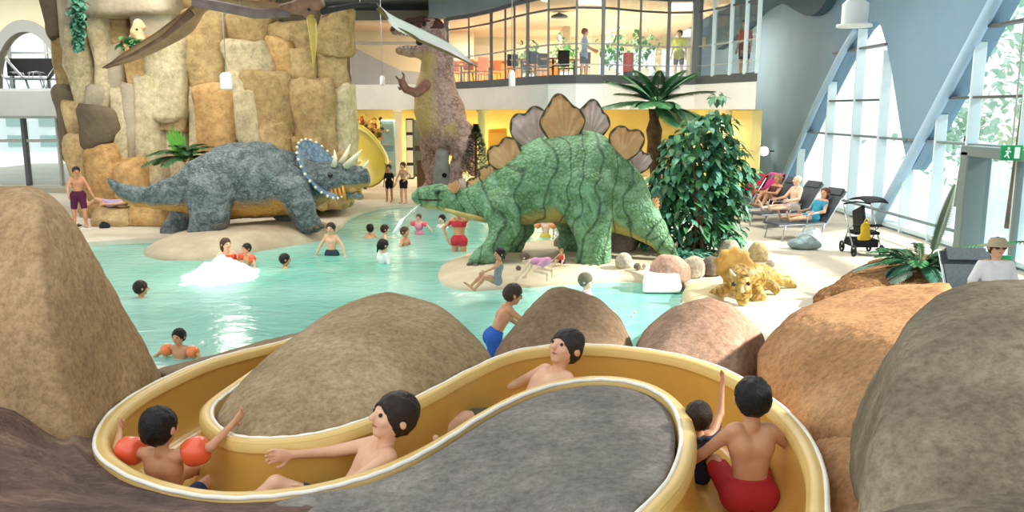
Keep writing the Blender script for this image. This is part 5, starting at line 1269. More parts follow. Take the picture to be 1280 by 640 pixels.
# --- on the decks
p = G(487, 252, ZD); person('person', 'child in a black swimsuit standing left of another on the far pool edge', (p[0], p[1], ZD), 2.9, 1.18, 'stand', 1, brown, [('swimsuit', '#1b1517')], True, .013)
p = G(505, 254, ZD); person('person', 'bare chested child in dark shorts, arm bent, standing on the far pool edge', (p[0], p[1], ZD), 2.6, 1.28, 'hip', 0, brown, [('trunks', '#2b1720')], True, .013)
p = G(101, 284, ZD); person('person', 'man in dark purple shorts standing on the left deck by the cliff foot', (p[0], p[1], ZD), -2.6, 1.55, dict(torso=(.0, .12, 1), ua=((-.4, .1, -.9), (.35, .45, -.8)), fa=((-.3, .5, -.8), (.0, .7, -.6)), th=((-.1, .2, -1), (.1, -.1, -1)), face=(0, 1, -.35)), 1, dbrown, [('shorts', '#5a2244')], False, .014)
zl = D(130, 262, 21.2)[2]
person('person', 'sunbather in a pale lilac bikini lying on the rock ledge left of the cliff', (D(140, 262, 21.4)[0], 21.45, zl-.02), PI/2*.98, 1.5, dict(torso=(0, -1, .12), sd=(1, 0, 0), face=(0, .1, 1), hup=(0, -1, .2), th=((-.1, 1, .35), (.1, 1, .12)), sh=((-.05, .8, -.6), (.05, 1, -.15)), ua=((-.5, .7, -.1), (.5, .7, -.1)), fa=((-.2, .9, .0), (.2, .9, .0))), 0, blond, [('swimsuit', '#b8a8cc')], False, .014)
# --- upstairs behind the gallery glazing
p = D(730, 93, 29.0); person('person', 'waiter in a pale blue shirt and dark trousers walking behind the gallery glazing', (p[0], 29.0, ZS), -PI/2, 1.72, dict(ua=((-.2, .3, -.9), (.2, .3, -.9)), fa=((-.1, .8, -.4), (.1, .8, -.4)), th=((-.06, .25, -1), (.06, -.2, -1))), 1, '#7a3a20', [('shirt', '#9fb9d6'), ('shorts', '#22304a')], False, .014)
p = D(848, 93, 29.5); person('person', 'guest in a lime yellow shirt behind the right end of the gallery glazing', (p[0], 29.5, ZS), 2.6, 1.7, 'stand', 0, dbrown, [('shirt', '#c6cf52'), ('shorts', '#4a463c')], False, .014)
p = D(936, 88, 26.0); person('person', 'guest in a salmon red top at the far right end of the gallery', (p[0]-.1, 26.2, ZS), 2.2, 1.7, 'stand', 0, dbrown, [('shirt', '#c8675a'), ('shorts', '#6a4040')], False, .014)
# ================================================================ PLANTS
M_leafd = mat('leaf_dark', '#2c5230', '#3f6e3f', 6, .5, spec=.4); M_leafm = mat('leaf_mid', '#3d7a4c', '#5f9c64', 5, .45, spec=.45); M_leafb = mat('leaf_bright', '#56a038', '#7cc04e', 5, .5)
M_leafp = mat('leaf_blue_green', '#3f7a62', '#6fae92', 5, .45, spec=.45); M_bark = mat('bark_brown', '#5d3f2a', '#7d5a3e', 9, .85, .6, 40)
def leaf(q, base, d, L_, w, up=(0, 0, 1), droop=.25, seg=3):
    """one bent pointed blade with a raised midrib fold"""
    d = nv(d); u = np.array(up, float); s_ = np.cross(d, u); s_ = nv(s_) if np.linalg.norm(s_) > .05 else np.array([1., 0, 0]); u = np.cross(s_, d)
    V = []; 
    for i in range(seg+1):
        t = i/seg; c = np.array(base)+d*L_*t-np.array([0, 0, 1.])*droop*L_*t*t; ww = w*math.sin(PI*min(1, .12+t*.88))**.8*(1 if i < seg else .05)
        V += [c-s_*ww+u*ww*.25, c, c+s_*ww+u*ww*.25]
    Fc = []
    for i in range(seg):
        a = i*3; Fc += [(a, a+1, a+4, a+3), (a+1, a+2, a+5, a+4)]
    q.add(V, Fc)
def frond(q, base, d, L_, droop, nl, ll, w=.02, up=(0, 0, 1), fan=False):
    """feather frond: curved rachis with leaflets on both sides"""
    d = nv(d); P = [np.array(base)+d*L_*t-np.array([0, 0, 1.])*droop*L_*t*t for t in np.linspace(0, 1, 8)]
    q.tube(P, [.018, .016, .014, .012, .010, .008, .006, .004], 5)
    T = np.gradient(np.array(P), axis=0)
    for k in range(nl):
        t = .15+.85*k/(nl-1); x = t*7; i = min(6, int(x)); p = P[i]+(P[i+1]-P[i])*(x-i); tt = nv(T[i]); s_ = nv(np.cross(tt, up)+1e-6)
        for sg in (-1, 1): leaf(q, p, tt*.75+s_*sg*.75+np.array([0, 0, .1]), ll*math.sin(PI*(.18+.72*t)), w, droop=.35, seg=2)
# palm behind the shrub
Yq = 18.2
pc = D(821, 136, Yq); pb = G(822, 322, ZD); pb = np.array([pc[0], Yq, ZD])
pal = root('palm_tree', pb, 'palm tree with brown trunk and spiky radiating fronds behind the leafy shrub', 'palm')
q = MB(); zz = np.linspace(0, 1, 14); q.tube([pb+(pc-pb)*t+np.array([.05*math.sin(t*5), 0, 0]) for t in zz], [.10+.03*(i % 2)+(.045 if .55 < t < .85 else 0) for i, t in enumerate(zz)], 10); q.obj('trunk', M_bark, pal, True)
for k in range(26):
    a = k*2.4; el_ = [1.1, .5, .2, -.1, .75][k % 5]; q = MB()
    d = np.array([math.cos(a), math.sin(a), el_]); L_ = (1.15+.25*R.rand())
    P0 = pc+np.array([0, 0, .1]); frond(q, P0, d, L_, .25, 26, .40, .036)
    q.obj('frond', M_leafm if k % 3 else M_leafd, pal, True)
# large shrub
Yb = 16.9
sb = root('leafy_shrub', np.array([D(868, 300, Yb)[0], Yb, ZD]), 'big leafy green shrub with brown stems behind the tail of the green dinosaur', 'shrub')
q = MB()
for k in range(7):
    a = k*.9; b0 = np.array([D(866, 300, Yb)[0]+.25*math.cos(a), Yb+.25*math.sin(a), ZD]); tp = D(850+R.rand()*50, 170+R.rand()*60, Yb)+np.array([.0, .5*math.sin(a), 0])
    q.tube([b0, (b0+tp)/2+R.randn(3)*.1, tp], [.05, .04, .015], 6)
q.obj('stem', M_bark, sb, True)
lobes = [(880, 165, 30, 22), (905, 190, 30, 26), (870, 205, 45, 30), (840, 235, 38, 30), (890, 240, 45, 36), (915, 225, 28, 30), (815, 255, 30, 26), (860, 275, 50, 30), (895, 290, 35, 28), (820, 290, 28, 22), (930, 215, 14, 10), (850, 185, 25, 18), (800, 245, 16, 18), (905, 262, 30, 26), (898, 150, 20, 14), (897, 121, 9, 7)]
qs = [MB(), MB(), MB()]
for (x, y, rx_, ry_) in lobes:
    n_ = int(rx_*ry_/4.2)
    for _ in range(n_):
        v_ = R.randn(3); v_ /= np.linalg.norm(v_); v_ *= R.rand()**.33
        p = D(x+v_[0]*rx_, y+v_[2]*ry_, Yb+v_[1]*rx_*S(Yb)*.9)
        dd = np.array([v_[0], v_[1]-.3, v_[2]*.5-.45])+R.randn(3)*.45
        leaf(qs[R.randint(3)], p, dd, .13+.12*R.rand(), .045+.025*R.rand(), droop=.3)
for q, m_ in zip(qs, (M_leafm, M_leafd, M_leafp)): q.obj('foliage', m_, sb, True)
# fern clump
fc_ = G(858, 326, ZD); fr_ = root('fern_clump', fc_, 'low blue green fern clump at the foot of the leafy shrub', 'fern')
q = MB()
for k in range(70):
    a = R.rand()*2*PI; leaf(q, fc_+np.array([.2*math.cos(a*3), .15*math.sin(a*3), .05]), (math.cos(a), math.sin(a), .5+R.rand()), .5+.25*R.rand(), .03, droop=.7, seg=4)
q.obj('foliage', M_leafp, fr_, True)
# conifer
Yc = 25.6
cb = np.array([D(595, 200, Yc)[0], Yc, ZD]); cn = root('potted_conifer', cb, 'dark green conical conifer between the upright and the plated dinosaur', 'conifer')
q = MB(); q.tube([cb, cb+[0, 0, 2.2]], [.07, .03], 7); q.obj('trunk', M_bark, cn, True)
q = MB()
for k in range(3200):
    t = R.rand()**.8; z = .25+t*2.2; r_ = .56*(1-(max(0, t-.15)/.85)**1.6)*(.6+.4*R.rand()); a = R.rand()*2*PI
    leaf(q, cb+[r_*math.cos(a), r_*math.sin(a), z], (math.cos(a), math.sin(a), .5), .11, .022, seg=2)
q.obj('foliage', mat('conifer_green', '#1d3a28', '#35583c', 7, .6), cn, True)
q = MB(); q.lathe([(.2, 0), (.26, .3), (.28, .32), (.24, .34)], cb, 16); q.obj('pot', mat('terracotta', '#a8603e', '#b8704c', 5), cn, True)
# bromeliad-like palm left of the horned dinosaur
Yl_ = 20.9
lb = np.array([D(232, 205, Yl_)[0], Yl_, D(232, 221, Yl_)[2]]); lp = root('palm_shrub', (lb[0], Yl_, ZD), 'small dark palm with one bright green young frond between cliff and horned dinosaur', 'palm')
q = MB(); q.tube([[lb[0], Yl_, ZD], lb+[0, 0, .2]], [.16, .11], 8); q.obj('trunk', M_bark, lp, True)
for k in range(16):
    a = k*2.4; q = MB(); frond(q, lb+[0, 0, .45], (math.cos(a), math.sin(a)*.8, .3+.35*(k % 3)), 1.0, .45, 14, .34, .045); q.obj('frond', M_leafd, lp, True)
q = MB()
for k in range(6): leaf(q, lb+[-.05, -.2, .4], (-.25+.12*k-.1, -.1, 1), 1.0-.08*abs(k-2), .06, up=(0, -1, 0), droop=.1, seg=5)
q.obj('young_frond', M_leafb, lp, True)
# hanging ivy and nest on the cliff
iv = root('hanging_ivy', D(98, 60, 22.3), 'trailing green ivy hanging down the upper left of the cliff', 'ivy'); q = MB(); q2 = MB()
q2.tube([D(98+3*math.sin(y*.2), y, 22.45) for y in range(-6, 62, 6)], .015, 5); q2.obj('stem', M_bark, iv, True)
for _ in range(240):
    y = -4+R.rand()*64; p = D(98+R.randn()*4.2*(1-y/120), y, 22.4-.15*R.rand()); leaf(q, p, R.randn(3)*[1, .5, .5]+[0, -.5, -.6], .16, .07)
q.obj('foliage', M_leafp, iv, True)
nf = root('nest_plant', D(165, 60, 22.2), 'small green plant in a gap of the cliff below a pale figure', 'plant'); q = MB()
for _ in range(60): leaf(q, D(166+R.randn()*7, 55+R.randn()*3.5, 22.25), R.randn(3)+[0, -.7, .3], .2, .06)
q.obj('foliage', M_leafm, nf, True)
s = SDF(D(155, 55, 22.3)-[.2, .5, .2], D(190, 20, 22.3)+[.2, .5, .2], .018)
for (x, y, r_), (x2, y2, r2) in (((176, 48, 6), (171, 40, 7)), ((171, 40, 7), (173, 30, 5.5)), ((173, 30, 5.5), (180, 34, 3)), ((171, 44, 4), (164, 46, 2.5))): s.cone(D(x, y, 22.3), D(x2, y2, 22.3), r_*S(22), r2*S(22), .06)
hf = root('hatchling_figure', D(172, 52, 22.3), 'small pale creature figure with a dark eye peering from a gap in the cliff', 'figure'); finish(s, 'body', mat('pale_shell', '#c2a077', '#dcc49c', 4, .6), hf)
q = MB(); q.ball(D(171, 37, 22.17), .035); q.obj('eye', M_eye, hf, True)
# right foreground palm in its mulch bed
Ym = 12.6
mb_ = np.array([D(1150, 340, Ym)[0], Ym, .5])
bed = hull_rock('planting_bed', [G(1015, 372, .25), G(1060, 352, .5), G(1125, 335, .6), G(1200, 335, .6), G(1260, 350, .5), G(1240, 385, .3), G(1180, 400, .3), G(1030, 390, .12), G(1015, 392, -.02), G(1230, 402, -.02), G(1180, 318, .3), G(1100, 322, .2), G(1180, 332, -.02), G(1080, 330, -.02)], mat('bark_mulch', '#7a5030', '#b98552', 14, .9, 1.0, 40, dist=.05, c3='#96683e'), .045, .04, .03, 3, 101,
               label='bed of orange brown bark mulch behind the large faceted rock', cat='planting bed')
rp = root('cycad_palm', mb_, 'green palm with stiff upright frond growing from the bark mulch bed on the right', 'palm')
q = MB(); q.tube([mb_+[0, 0, -.15], mb_+[0, 0, .25]], [.16, .12], 10); q.obj('trunk', M_bark, rp, True)
for k in range(24):
    a = k*2.4; q = MB(); frond(q, mb_+[.15*math.cos(a), .1*math.sin(a), .15], (math.cos(a), math.sin(a), .3+.45*(k % 3)), .6+.2*(k % 2), .45, 18, .22, .026); q.obj('frond', (M_leafp, M_leafm, M_leafd)[k % 3], rp, True)
q = MB(); frond(q, mb_+[.12, 0, .2], (.22, -.05, 1), 1.2, .0, 40, .24, .036, up=(0, -1, 0)); q.obj('upright_frond', mat('leaf_grey_green', '#7c8f7a', '#98a892', 5, .6), rp, True)
q = MB(); frond(q, mb_+[1.75, -.3, .58], (-1, .1, -.02), 1.5, .08, 24, .16, .014); q.obj('side_frond', M_leafm, rp, True)
q = MB(); frond(q, mb_+[-.2, -.3, .12], (-.8, -.35, .02), .8, .35, 20, .2, .02); q.obj('dry_frond', mat('leaf_grey_green', '#7c8f7a', '#98a892', 5, .6), rp, True)
# ================================================================ STONES by the shrub
def stone(px, py, w, h_, label, m_, seed, z=.18):
    p = G(px, py, z); a = w*S(p[1])/2; b_ = h_*S(p[1]); r_ = np.random.RandomState(seed)
    pts = [p+np.array([a*math.cos(t)*(.85+.3*r_.rand()), a*.8*math.sin(t)*(.85+.3*r_.rand()), zz_*b_]) for zz_, k in ((0, 7), (.55, 7), ) for t in np.linspace(0, 2*PI, k, False)]+[p+np.array([a*.55*math.cos(t), a*.4*math.sin(t), b_*(.9+.15*r_.rand())]) for t in np.linspace(0, 2*PI, 5, False)]
    return hull_rock('stone', pts, m_, .018 if w < 45 else .03, .03, .015, 3, seed, label=label, cat='stone', group=None)
Mst = rockmat('stone_pale', '#a79b8a', '#c9bfae', '#b8ad9c'); Msp = rockmat('stone_pink', '#b08a7a', '#cfaa98', '#c09a88'); Msd = rockmat('stone_dark', '#6c6056', '#8a7c70', '#786c62')
for i, (x, y, w, h_, lb_, m_, z) in enumerate([
 (836, 350, 50, 32, 'largest pink stone in the row before the leafy shrub', Msp, .15), (818, 350, 22, 18, 'small red brown stone left of the largest pink one', mat('stone_red', '#a8564c', '#c07468', 4, .8), .15), (866, 345, 34, 26, 'white grey stone right of the largest pink one', Mst, .12), (888, 343, 30, 24, 'grey stone beside the golden dinosaur, under the fern', Msd, .12),
 (780, 334, 26, 20, 'round tan stone just right of the green hind foot', Mst, .18), (797, 337, 14, 12, 'small dark pebble between round tan stone and red brown one', Msd, .18), (806, 336, 12, 10, 'smallest grey pebble left of the red brown stone', Mst, .18),
 (910, 322, 32, 22, 'pale stone right of the leafy shrub at its foot', Mst, .1), (948, 326, 30, 24, 'tan stone standing alone on the white deck behind the golden dinosaur', rockmat('stone_tan', '#a89468', '#c8b488'), .1), (962, 333, 14, 10, 'little grey stone right of the lone tan stone', Mst, .1),
 (770, 312, 60, 26, 'long dark stone under the tail of the green dinosaur', Msd, .18), (712, 308, 40, 16, 'dark stone behind the far hind leg of the green dinosaur', Msd, .18), (648, 338, 12, 9, 'tiny dark stone on the sandy island before the front leg', Msd, .18)]):
    stone(x, y, w, h_, lb_, m_, 200+i, z)
p = G(878, 383, ZD); V, Fc = star_mound([np.array(G(x, y, ZD)) for x, y in ((852, 368), (858, 358), (885, 352), (915, 352), (925, 366), (905, 376), (885, 384), (866, 388), (856, 380))], G(885, 368, ZD), lambda t: .12*(1-t**8), 10, .006, 2, 7, .1, 5)
tag(obj('stone_slab', V, Fc, mat('pale_tan_slab', '#c6b488', '#d8c8a0', 2, .7)), 'round pale tan slab on the deck left of the golden dinosaur', 'slab')
# ================================================================ DECK FURNITURE
M_mesh = mat('charcoal_mesh', '#474e54', '#545c62', 30, .7); M_alu = mat('silver_frame', '#b9c0c4', None, rough=.3, metal=.7)
def lounger(loc, rz, label, m_=M_mesh, back=.95):
    r = root('sun_lounger', (0, 0, 0), label, 'sun lounger', 'sun loungers along the right glazing')
    ca, sa = math.cos(back), math.sin(back)
    q = MB(); q.box((0, .62, .36), (.60, 1.28, .05)); q.obj('seat', m_, r)
    M_ = np.array([[1, 0, 0], [0, ca, sa], [0, -sa, ca]])
    q = MB(); q.box((0, -.02-.42*ca, .38+.42*sa), (.60, .84, .05), M=M_); q.obj('backrest', m_, r)
    q = MB(); q.box((0, -.02-.74*ca, .43+.74*sa), (.5, .18, .06), M=M_); q.obj('headrest', m_, r)
    for sx in (-1, 1):
        q = MB(); q.tube([(sx*.32, 1.28, .35), (sx*.32, 0, .35), (sx*.32, -.85*ca, .37+.85*sa)], .018, 6); q.obj('side_rail', M_alu, r, True)
        q = MB(); q.tube([(sx*.32, .15, .58), (sx*.33, .3, .60), (sx*.33, .5, .58), (sx*.32, .55, .36)], .016, 6); q.obj('armrest', M_alu, r, True)
        for yy in (.05, 1.1): q = MB(); q.tube([(sx*.31, yy, .35), (sx*.31, yy+.08, 0)], .018, 6); q.obj('leg', M_alu, r, True)
    r.location = loc; r.rotation_euler = (0, 0, rz); return r
def lo_at(px, py, dz=1.0):      # place a lounger so its backrest top appears at the pixel
    p = G(px, py, ZD+dz); return (p[0], p[1], ZD)
fa_ = yaw_to(-1, -.35)
L5 = G(1046, 222, ZD+1.12); L4 = G(1018, 231, 1.15); L3 = G(992, 226, 1.15); L2 = G(966, 220, 1.2); L1 = G(948, 221, 1.2)
dirv = np.array([math.cos(fa_+PI/2), math.sin(fa_+PI/2), 0])
ldata = [(G(1046, 240, 1.12), 'dark grey sun lounger nearest the stroller, a woman sitting in it', M_mesh), (G(1019, 232, 1.1), 'dark grey sun lounger behind the seated couple, second from the stroller', M_mesh), (G(993, 227, 1.1), 'dark grey sun lounger between the pink one and the seated couple', M_mesh),
         (G(970, 222, 1.12), 'sun lounger with a bright pink towel over its back', M_mesh), (G(949, 223, 1.12), 'sun lounger with a red towel over its back, farthest from the stroller', M_mesh)]
LL = []
for p, lb_, m_ in ldata:
    l0 = p+dirv*.5; LL.append((l0[0], l0[1])); lounger((l0[0], l0[1], ZD), fa_, lb_, m_)
def rot(v, a): return np.array([v[0]*math.cos(a)-v[1]*math.sin(a), v[0]*math.sin(a)+v[1]*math.cos(a), v[2]])
for k, (c_, lb_) in ((3, ('#c8458c', 'bright pink towel draped over a lounger back by the blue grey wall')), (4, ('#b8243c', 'dark red towel draped over the lounger back nearest the shrub'))):
    g = []; ca, sa = math.cos(.95), math.sin(.95)
    prof_ = [(.02, .44), (-.2, .62)]+[(-.02-t*ca+.045*sa, .38+t*sa+.045*ca) for t in (.2, .45, .7, .86)]+[(-.02-.90*ca-.02, .40+.90*sa), (-.02-.84*ca-.05*sa, .34+.84*sa), (-.02-.6*ca-.055*sa, .34+.6*sa-.03)]
    prof_ = prof_[2:]
    V = []; nx = 12
    for sgn in (0, 1):
        for (yy, zz_) in prof_:
            for i in range(nx): V.append(rot(np.array([-.33+.66*i/(nx-1), yy+.012*math.sin(i*1.3), zz_+.01*math.sin(i*2.1)+sgn*.014]), fa_)+np.array([LL[k][0], LL[k][1], ZD]))
    n_ = len(prof_); Fc = []
    for s_ in (0, 1):
        for i in range(n_-1):
            for j in range(nx-1):
                f = (s_*n_*nx+i*nx+j, s_*n_*nx+i*nx+j+1, s_*n_*nx+(i+1)*nx+j+1, s_*n_*nx+(i+1)*nx+j); Fc.append(f[::-1] if s_ else f)
    bd = [(0, j) for j in range(nx-1)]+[(i, nx-1) for i in range(n_-1)]+[(n_-1, j) for j in range(nx-1, 0, -1)]+[(i, 0) for i in range(n_-1, 0, -1)]
    for (p, q_) in zip(bd, bd[1:]+bd[:1]): Fc.append((p[0]*nx+p[1], q_[0]*nx+q_[1], n_*nx+q_[0]*nx+q_[1], n_*nx+p[0]*nx+p[1]))
    tag(obj('beach_towel', V, Fc, cloth_m(c_)), lb_, 'towel')
sitp = dict(torso=(0, -.62, 1), th=((-.14, 1, .1), (.14, 1, .1)), sh=((-.04, 1, -.06), (.04, 1, -.06)), ft=((0, .3, 1), (0, .3, 1)), ua=((-.4, .5, -.8), (.4, .5, -.8)), fa=((.1, .95, -.1), (-.1, .95, -.1)), face=(.2, 1, -.1))
l0 = LL[0]; person('person', 'woman in a turquoise suit with auburn hair reclining on the lounger nearest the stroller', (*(np.array([l0[0], l0[1]])+dirv[:2]*.12), ZD+.34), fa_, 1.62, dict(sitp, face=(-.4, 1, -.15)), 0, '#6e4030', [('swimsuit', '#3d9ab8')], False, .013, hairlen='long')
l0 = LL[1]; person('person', 'bald man sitting on the lounger behind the turquoise suit woman', (*(np.array([l0[0], l0[1]])+dirv[:2]*.12), ZD+.34), fa_, 1.75, dict(sitp, torso=(0, -.15, 1)), 3, None, [('trunks', '#c9b8a8')], False, .013)
l0 = LL[2]; person('person', 'blond woman with knees drawn up, left of the bald man on the loungers', (*(np.array([l0[0], l0[1]])+dirv[:2]*.12), ZD+.34), fa_, 1.65, dict(torso=(0, -.2, 1), th=((-.12, .8, .75), (.12, .8, .75)), sh=((-.04, .55, -.9), (.04, .55, -.9)), ua=((-.3, .7, -.6), (.3, .7, -.6)), fa=((.1, .95, .1), (-.1, .95, .1)), face=(-.2, 1, -.1)), 1, blond, [('swimsuit', '#5a3a34')], False, .013, hairlen='long')
# bags and towels between loungers and deck
def softbag(px, py, w, h_, name, label, c_, seed, cat, z=ZD):
    p = G(px, py, z); a = w*S(p[1])/2; b_ = h_*S(p[1]); s = SDF(p-[a*1.5, a*1.2, .1], p+[a*1.5, a*1.2, b_*1.5], .014)
    s.ell(p+[0, 0, b_*.38], (a*.95, a*.6, b_*.45), k=.05); s.ell(p+[a*.2, 0, b_*.45], (a*.6, a*.45, b_*.5), k=.08); s.cone(p+[-a*.6, 0, b_*.15], p+[a*.6, 0, b_*.15], b_*.17, b_*.17, .05)
    V, Fc = s.mesh(); V = V+normals(V, Fc)*(.03*fbm(V*6, seed, 3))[:, None]; V[:, 2] = np.maximum(V[:, 2], z)
    r = root(name, p, label, cat); obj('bag_body', V, Fc, cloth_m(c_), r)
    q = MB(); q.tube([p+[a*.5*math.cos(t), -.05, b_*.7+b_*.45*math.sin(t)] for t in np.linspace(PI, 0, 9)], .012, 6); q.obj('bag_handle', cloth_m(c_), r, True); return r
softbag(1005, 311, 44, 16, 'beach_bag', 'soft grey blue beach bag lying flat on the deck before the couple', '#93a6a8', 1, 'bag')
softbag(1010, 302, 34, 18, 'beach_bag', 'light grey beach bag behind the flat grey blue one', '#b4bec4', 2, 'bag')
softbag(131, 285, 14, 7, 'beach_bag', 'small black bag on the left deck before the sunbather', '#23262e', 3, 'bag')
q = MB()
for dx in (-.09, .09): q.box(G(92, 283, ZD)+np.array([dx, dx*.4, .012]), (.09, .25, .025)); q.tube([G(92, 283, ZD)+np.array([dx-.04, dx*.4+.04, .02]), G(92, 283, ZD)+np.array([dx, dx*.4+.04, .06]), G(92, 283, ZD)+np.array([dx+.04, dx*.4+.04, .02])], .01, 5)
o = q.obj('sandals', mat('black_rubber', '#1b1c1f', None, rough=.6)); tag(o, 'pair of black sandals on the left deck beside the man in purple shorts', 'sandals')
# stroller
sp_ = G(1076, 317, ZD); st_ = root('stroller', sp_, 'black folding stroller with a tilted black sunshade near the glazing', 'stroller')
M_blk = mat('black_fabric', '#17191c', '#212427', 12, .75)
for dx in (-.28, .28):
    for dy in (-.32, .3):
        c_ = sp_+[dx, dy, .11]; q = MB(); q.tube([c_+[0, .1*math.cos(t), .1*math.sin(t)] for t in np.linspace(0, 2*PI, 17)], .022, 6, False); q.tube([c_+[-.03, 0, 0], c_+[.03, 0, 0]], .03, 8)
        for t in np.linspace(0, PI, 4): q.tube([c_+[0, .1*math.cos(t), .1*math.sin(t)], c_-[0, .1*math.cos(t), .1*math.sin(t)]], .006, 4)
        q.obj('wheel', M_blk, st_, True)
    q = MB(); q.tube([sp_+[dx, -.32, .11], sp_+[dx, .0, .5], sp_+[dx, .36, .98]], .015, 6); q.obj('frame_tube', M_alu, st_, True)
    q = MB(); q.tube([sp_+[dx, .3, .11], sp_+[dx, .0, .5], sp_+[dx, -.2, .62]], .015, 6); q.obj('frame_tube', M_alu, st_, True)
q = MB(); q.tube([sp_+[-.28, .36, .98], sp_+[0, .4, 1.02], sp_+[.28, .36, .98]], .018, 7); q.obj('push_handle', M_blk, st_, True)
q = MB(); q.box(sp_+[0, -.05, .45], (.5, .4, .06)); q.bar(sp_+[0, .12, .45], sp_+[0, .28, .9], .5, .06, (1, 0, 0)); q.obj('seat', M_blk, st_)
V = []; 
for s_ in (0, .02):
    for i in range(9):
        for j in range(9):
            t = -.9+1.8*i/8; u_ = j/8; V.append(sp_+np.array([.02+.36*math.sin(t)*(1-.25*u_)+.12*u_, .28-.6*u_, 1.0+.08*math.cos(t)+.08*math.sin(u_*PI)+s_]))
Fc = []
for s_ in (0, 1):
    for i in range(8):
        for j in range(8):
            f = (s_*81+i*9+j, s_*81+(i+1)*9+j, s_*81+(i+1)*9+j+1, s_*81+i*9+j+1); Fc.append(f if s_ else f[::-1])
obj('sunshade', V, Fc, M_blk, st_)
q = MB(); q.box(sp_+[0, .02, .24], (.5, .5, .16)); q.obj('basket', M_blk, st_)
q = MB(); q.tube([sp_+[-.28, -.2, .6], sp_+[0, -.34, .62], sp_+[.28, -.2, .6]], .03, 7); q.obj('bumper_bar', M_blk, st_, True)
softbag(1080, 300, 12, 24, 'beach_towel', 'crumpled yellow and orange towel hanging in the stroller', '#d2b232', 9, 'towel', ZD+.42)
# hat person on the far right
hp_ = D(1237, 372, 10.3)
lounger((hp_[0]-.12, 10.35, ZD), yaw_to(-.1, -1), 'dark headed sun lounger of the hat wearer at the right edge')
person('person', 'person in a straw sun hat and sunglasses sitting behind the huge olive boulder', (hp_[0], 10.2, .46), yaw_to(-.1, -1), 1.68, dict(POSES['sit'], torso=(0, -.12, 1), face=(0, 1, -.12)), 0, brown, [('shirt', '#e9eaea'), ('trunks', '#4a4c58')], False, .011, extras=[('hat', '#b9a88c'), ('sunglasses',)])
q = MB(); p = D(1257, 330, 12.4); q.box(p, (.14, .05, .26)); o = q.obj('bottle_sleeve', M_green); tag(o, 'small green panel just right of the hat wearer', 'panel')
# ================================================================ LAMPS
M_lampw = mat('white_lamp_shade', '#eef2f0', None, rough=.4)
def pendant(px, py, Y, r_, h_, label, flange=0, name='pendant_lamp'):
    c_ = D(px, py, Y); r = root(name, c_, label, 'lamp')
    q = MB(); q.lathe([(r_*.55, h_/2), (r_, h_*.3), (r_, -h_/2), (r_*(1+flange), -h_/2-.01), (r_*(1+flange), -h_/2-.05), (r_*.3, -h_/2-.05)], c_, 20); q.obj('lamp_shade', M_lampw, r, True)
    q = MB(); q.tube([c_+[0, 0, h_/2], [c_[0], c_[1], 7.28]], .015, 6); q.obj('suspension_cord', M_grey, r, True)
    q = MB(); q.ball(c_+[0, 0, -h_*.45], (r_*.3, r_*.3, r_*.3)); q.obj('bulb', mat('bulb_glow', '#fff2d8', None, emis=4), r, True)
pendant(283, 100, 21.0, .15, .36, 'white lantern lamp hanging before the middle of the cliff')
pendant(640, 97, 25.2, .10, .42, 'slim white lamp hanging before the curved gallery')
pendant(1069, 14, 13.0, .19, .36, 'large white cylinder lamp with a flange hanging before the right glazing', .35)
pendant(478, 100, 31, .09, .3, 'small cream lamp hanging left of the upright dinosaur')
gp = D(955, 189, 30.0); r = root('globe_lamp', gp, 'small glowing globe lamp on the blue grey wall by the loungers', 'lamp'); q = MB(); q.ball(gp, .17); q.obj('globe', mat('globe_glow', '#fff6e0', None, emis=3), r, True); q = MB(); q.tube([gp, [XW, gp[1], gp[2]]], .03, 6); q.obj('bracket', M_dgrey, r)
for x, y in ((470, 17), (513, 11), (584, 13), (605, 12)):
    p = G(x, y, 7.29) if False else D(x, y, 30); 
# ================================================================ BEHIND THE POOL
# foam where the underwater jet breaks the surface
V = []; n_ = 44
fx = G(277, 345, 0)
for i in range(n_):
    for j in range(n_):
        x = (i/(n_-1)-.5)*2.4; y = (j/(n_-1)-.5)*3.0; r2 = (x/1.0)**2+(y/1.3)**2; V.append(fx+np.array([x*.72, y*.72, .42*math.exp(-r2*2.4)-.05]))
V = np.array(V); e_ = np.exp(-(((V[:, 0]-fx[0])/.72)**2+((V[:, 1]-fx[1])/.95)**2)*1.6); V[:, 2] += e_*.12*fbm(V*4, 5, 4)
Fc = [(i*n_+j, (i+1)*n_+j, (i+1)*n_+j+1, i*n_+j+1) for i in range(n_-1) for j in range(n_-1)]
lo_ = V.copy(); lo_[:, 2] = -.25; Vs = np.vstack([V, lo_]); k = n_*n_; Fc += [tuple(v+k for v in f[::-1]) for f in Fc]
o = obj('foam_patch', Vs, Fc, mat('white_foam', '#f2fbf8', '#ffffff', 5, .6)); tag(o, 'white churning foam in the pool below the rock plinth', 'foam', kind='stuff')
lamp((fx[0]+.1, fx[1]+.2, 1.5), 45, (1, .95, .8), .3)
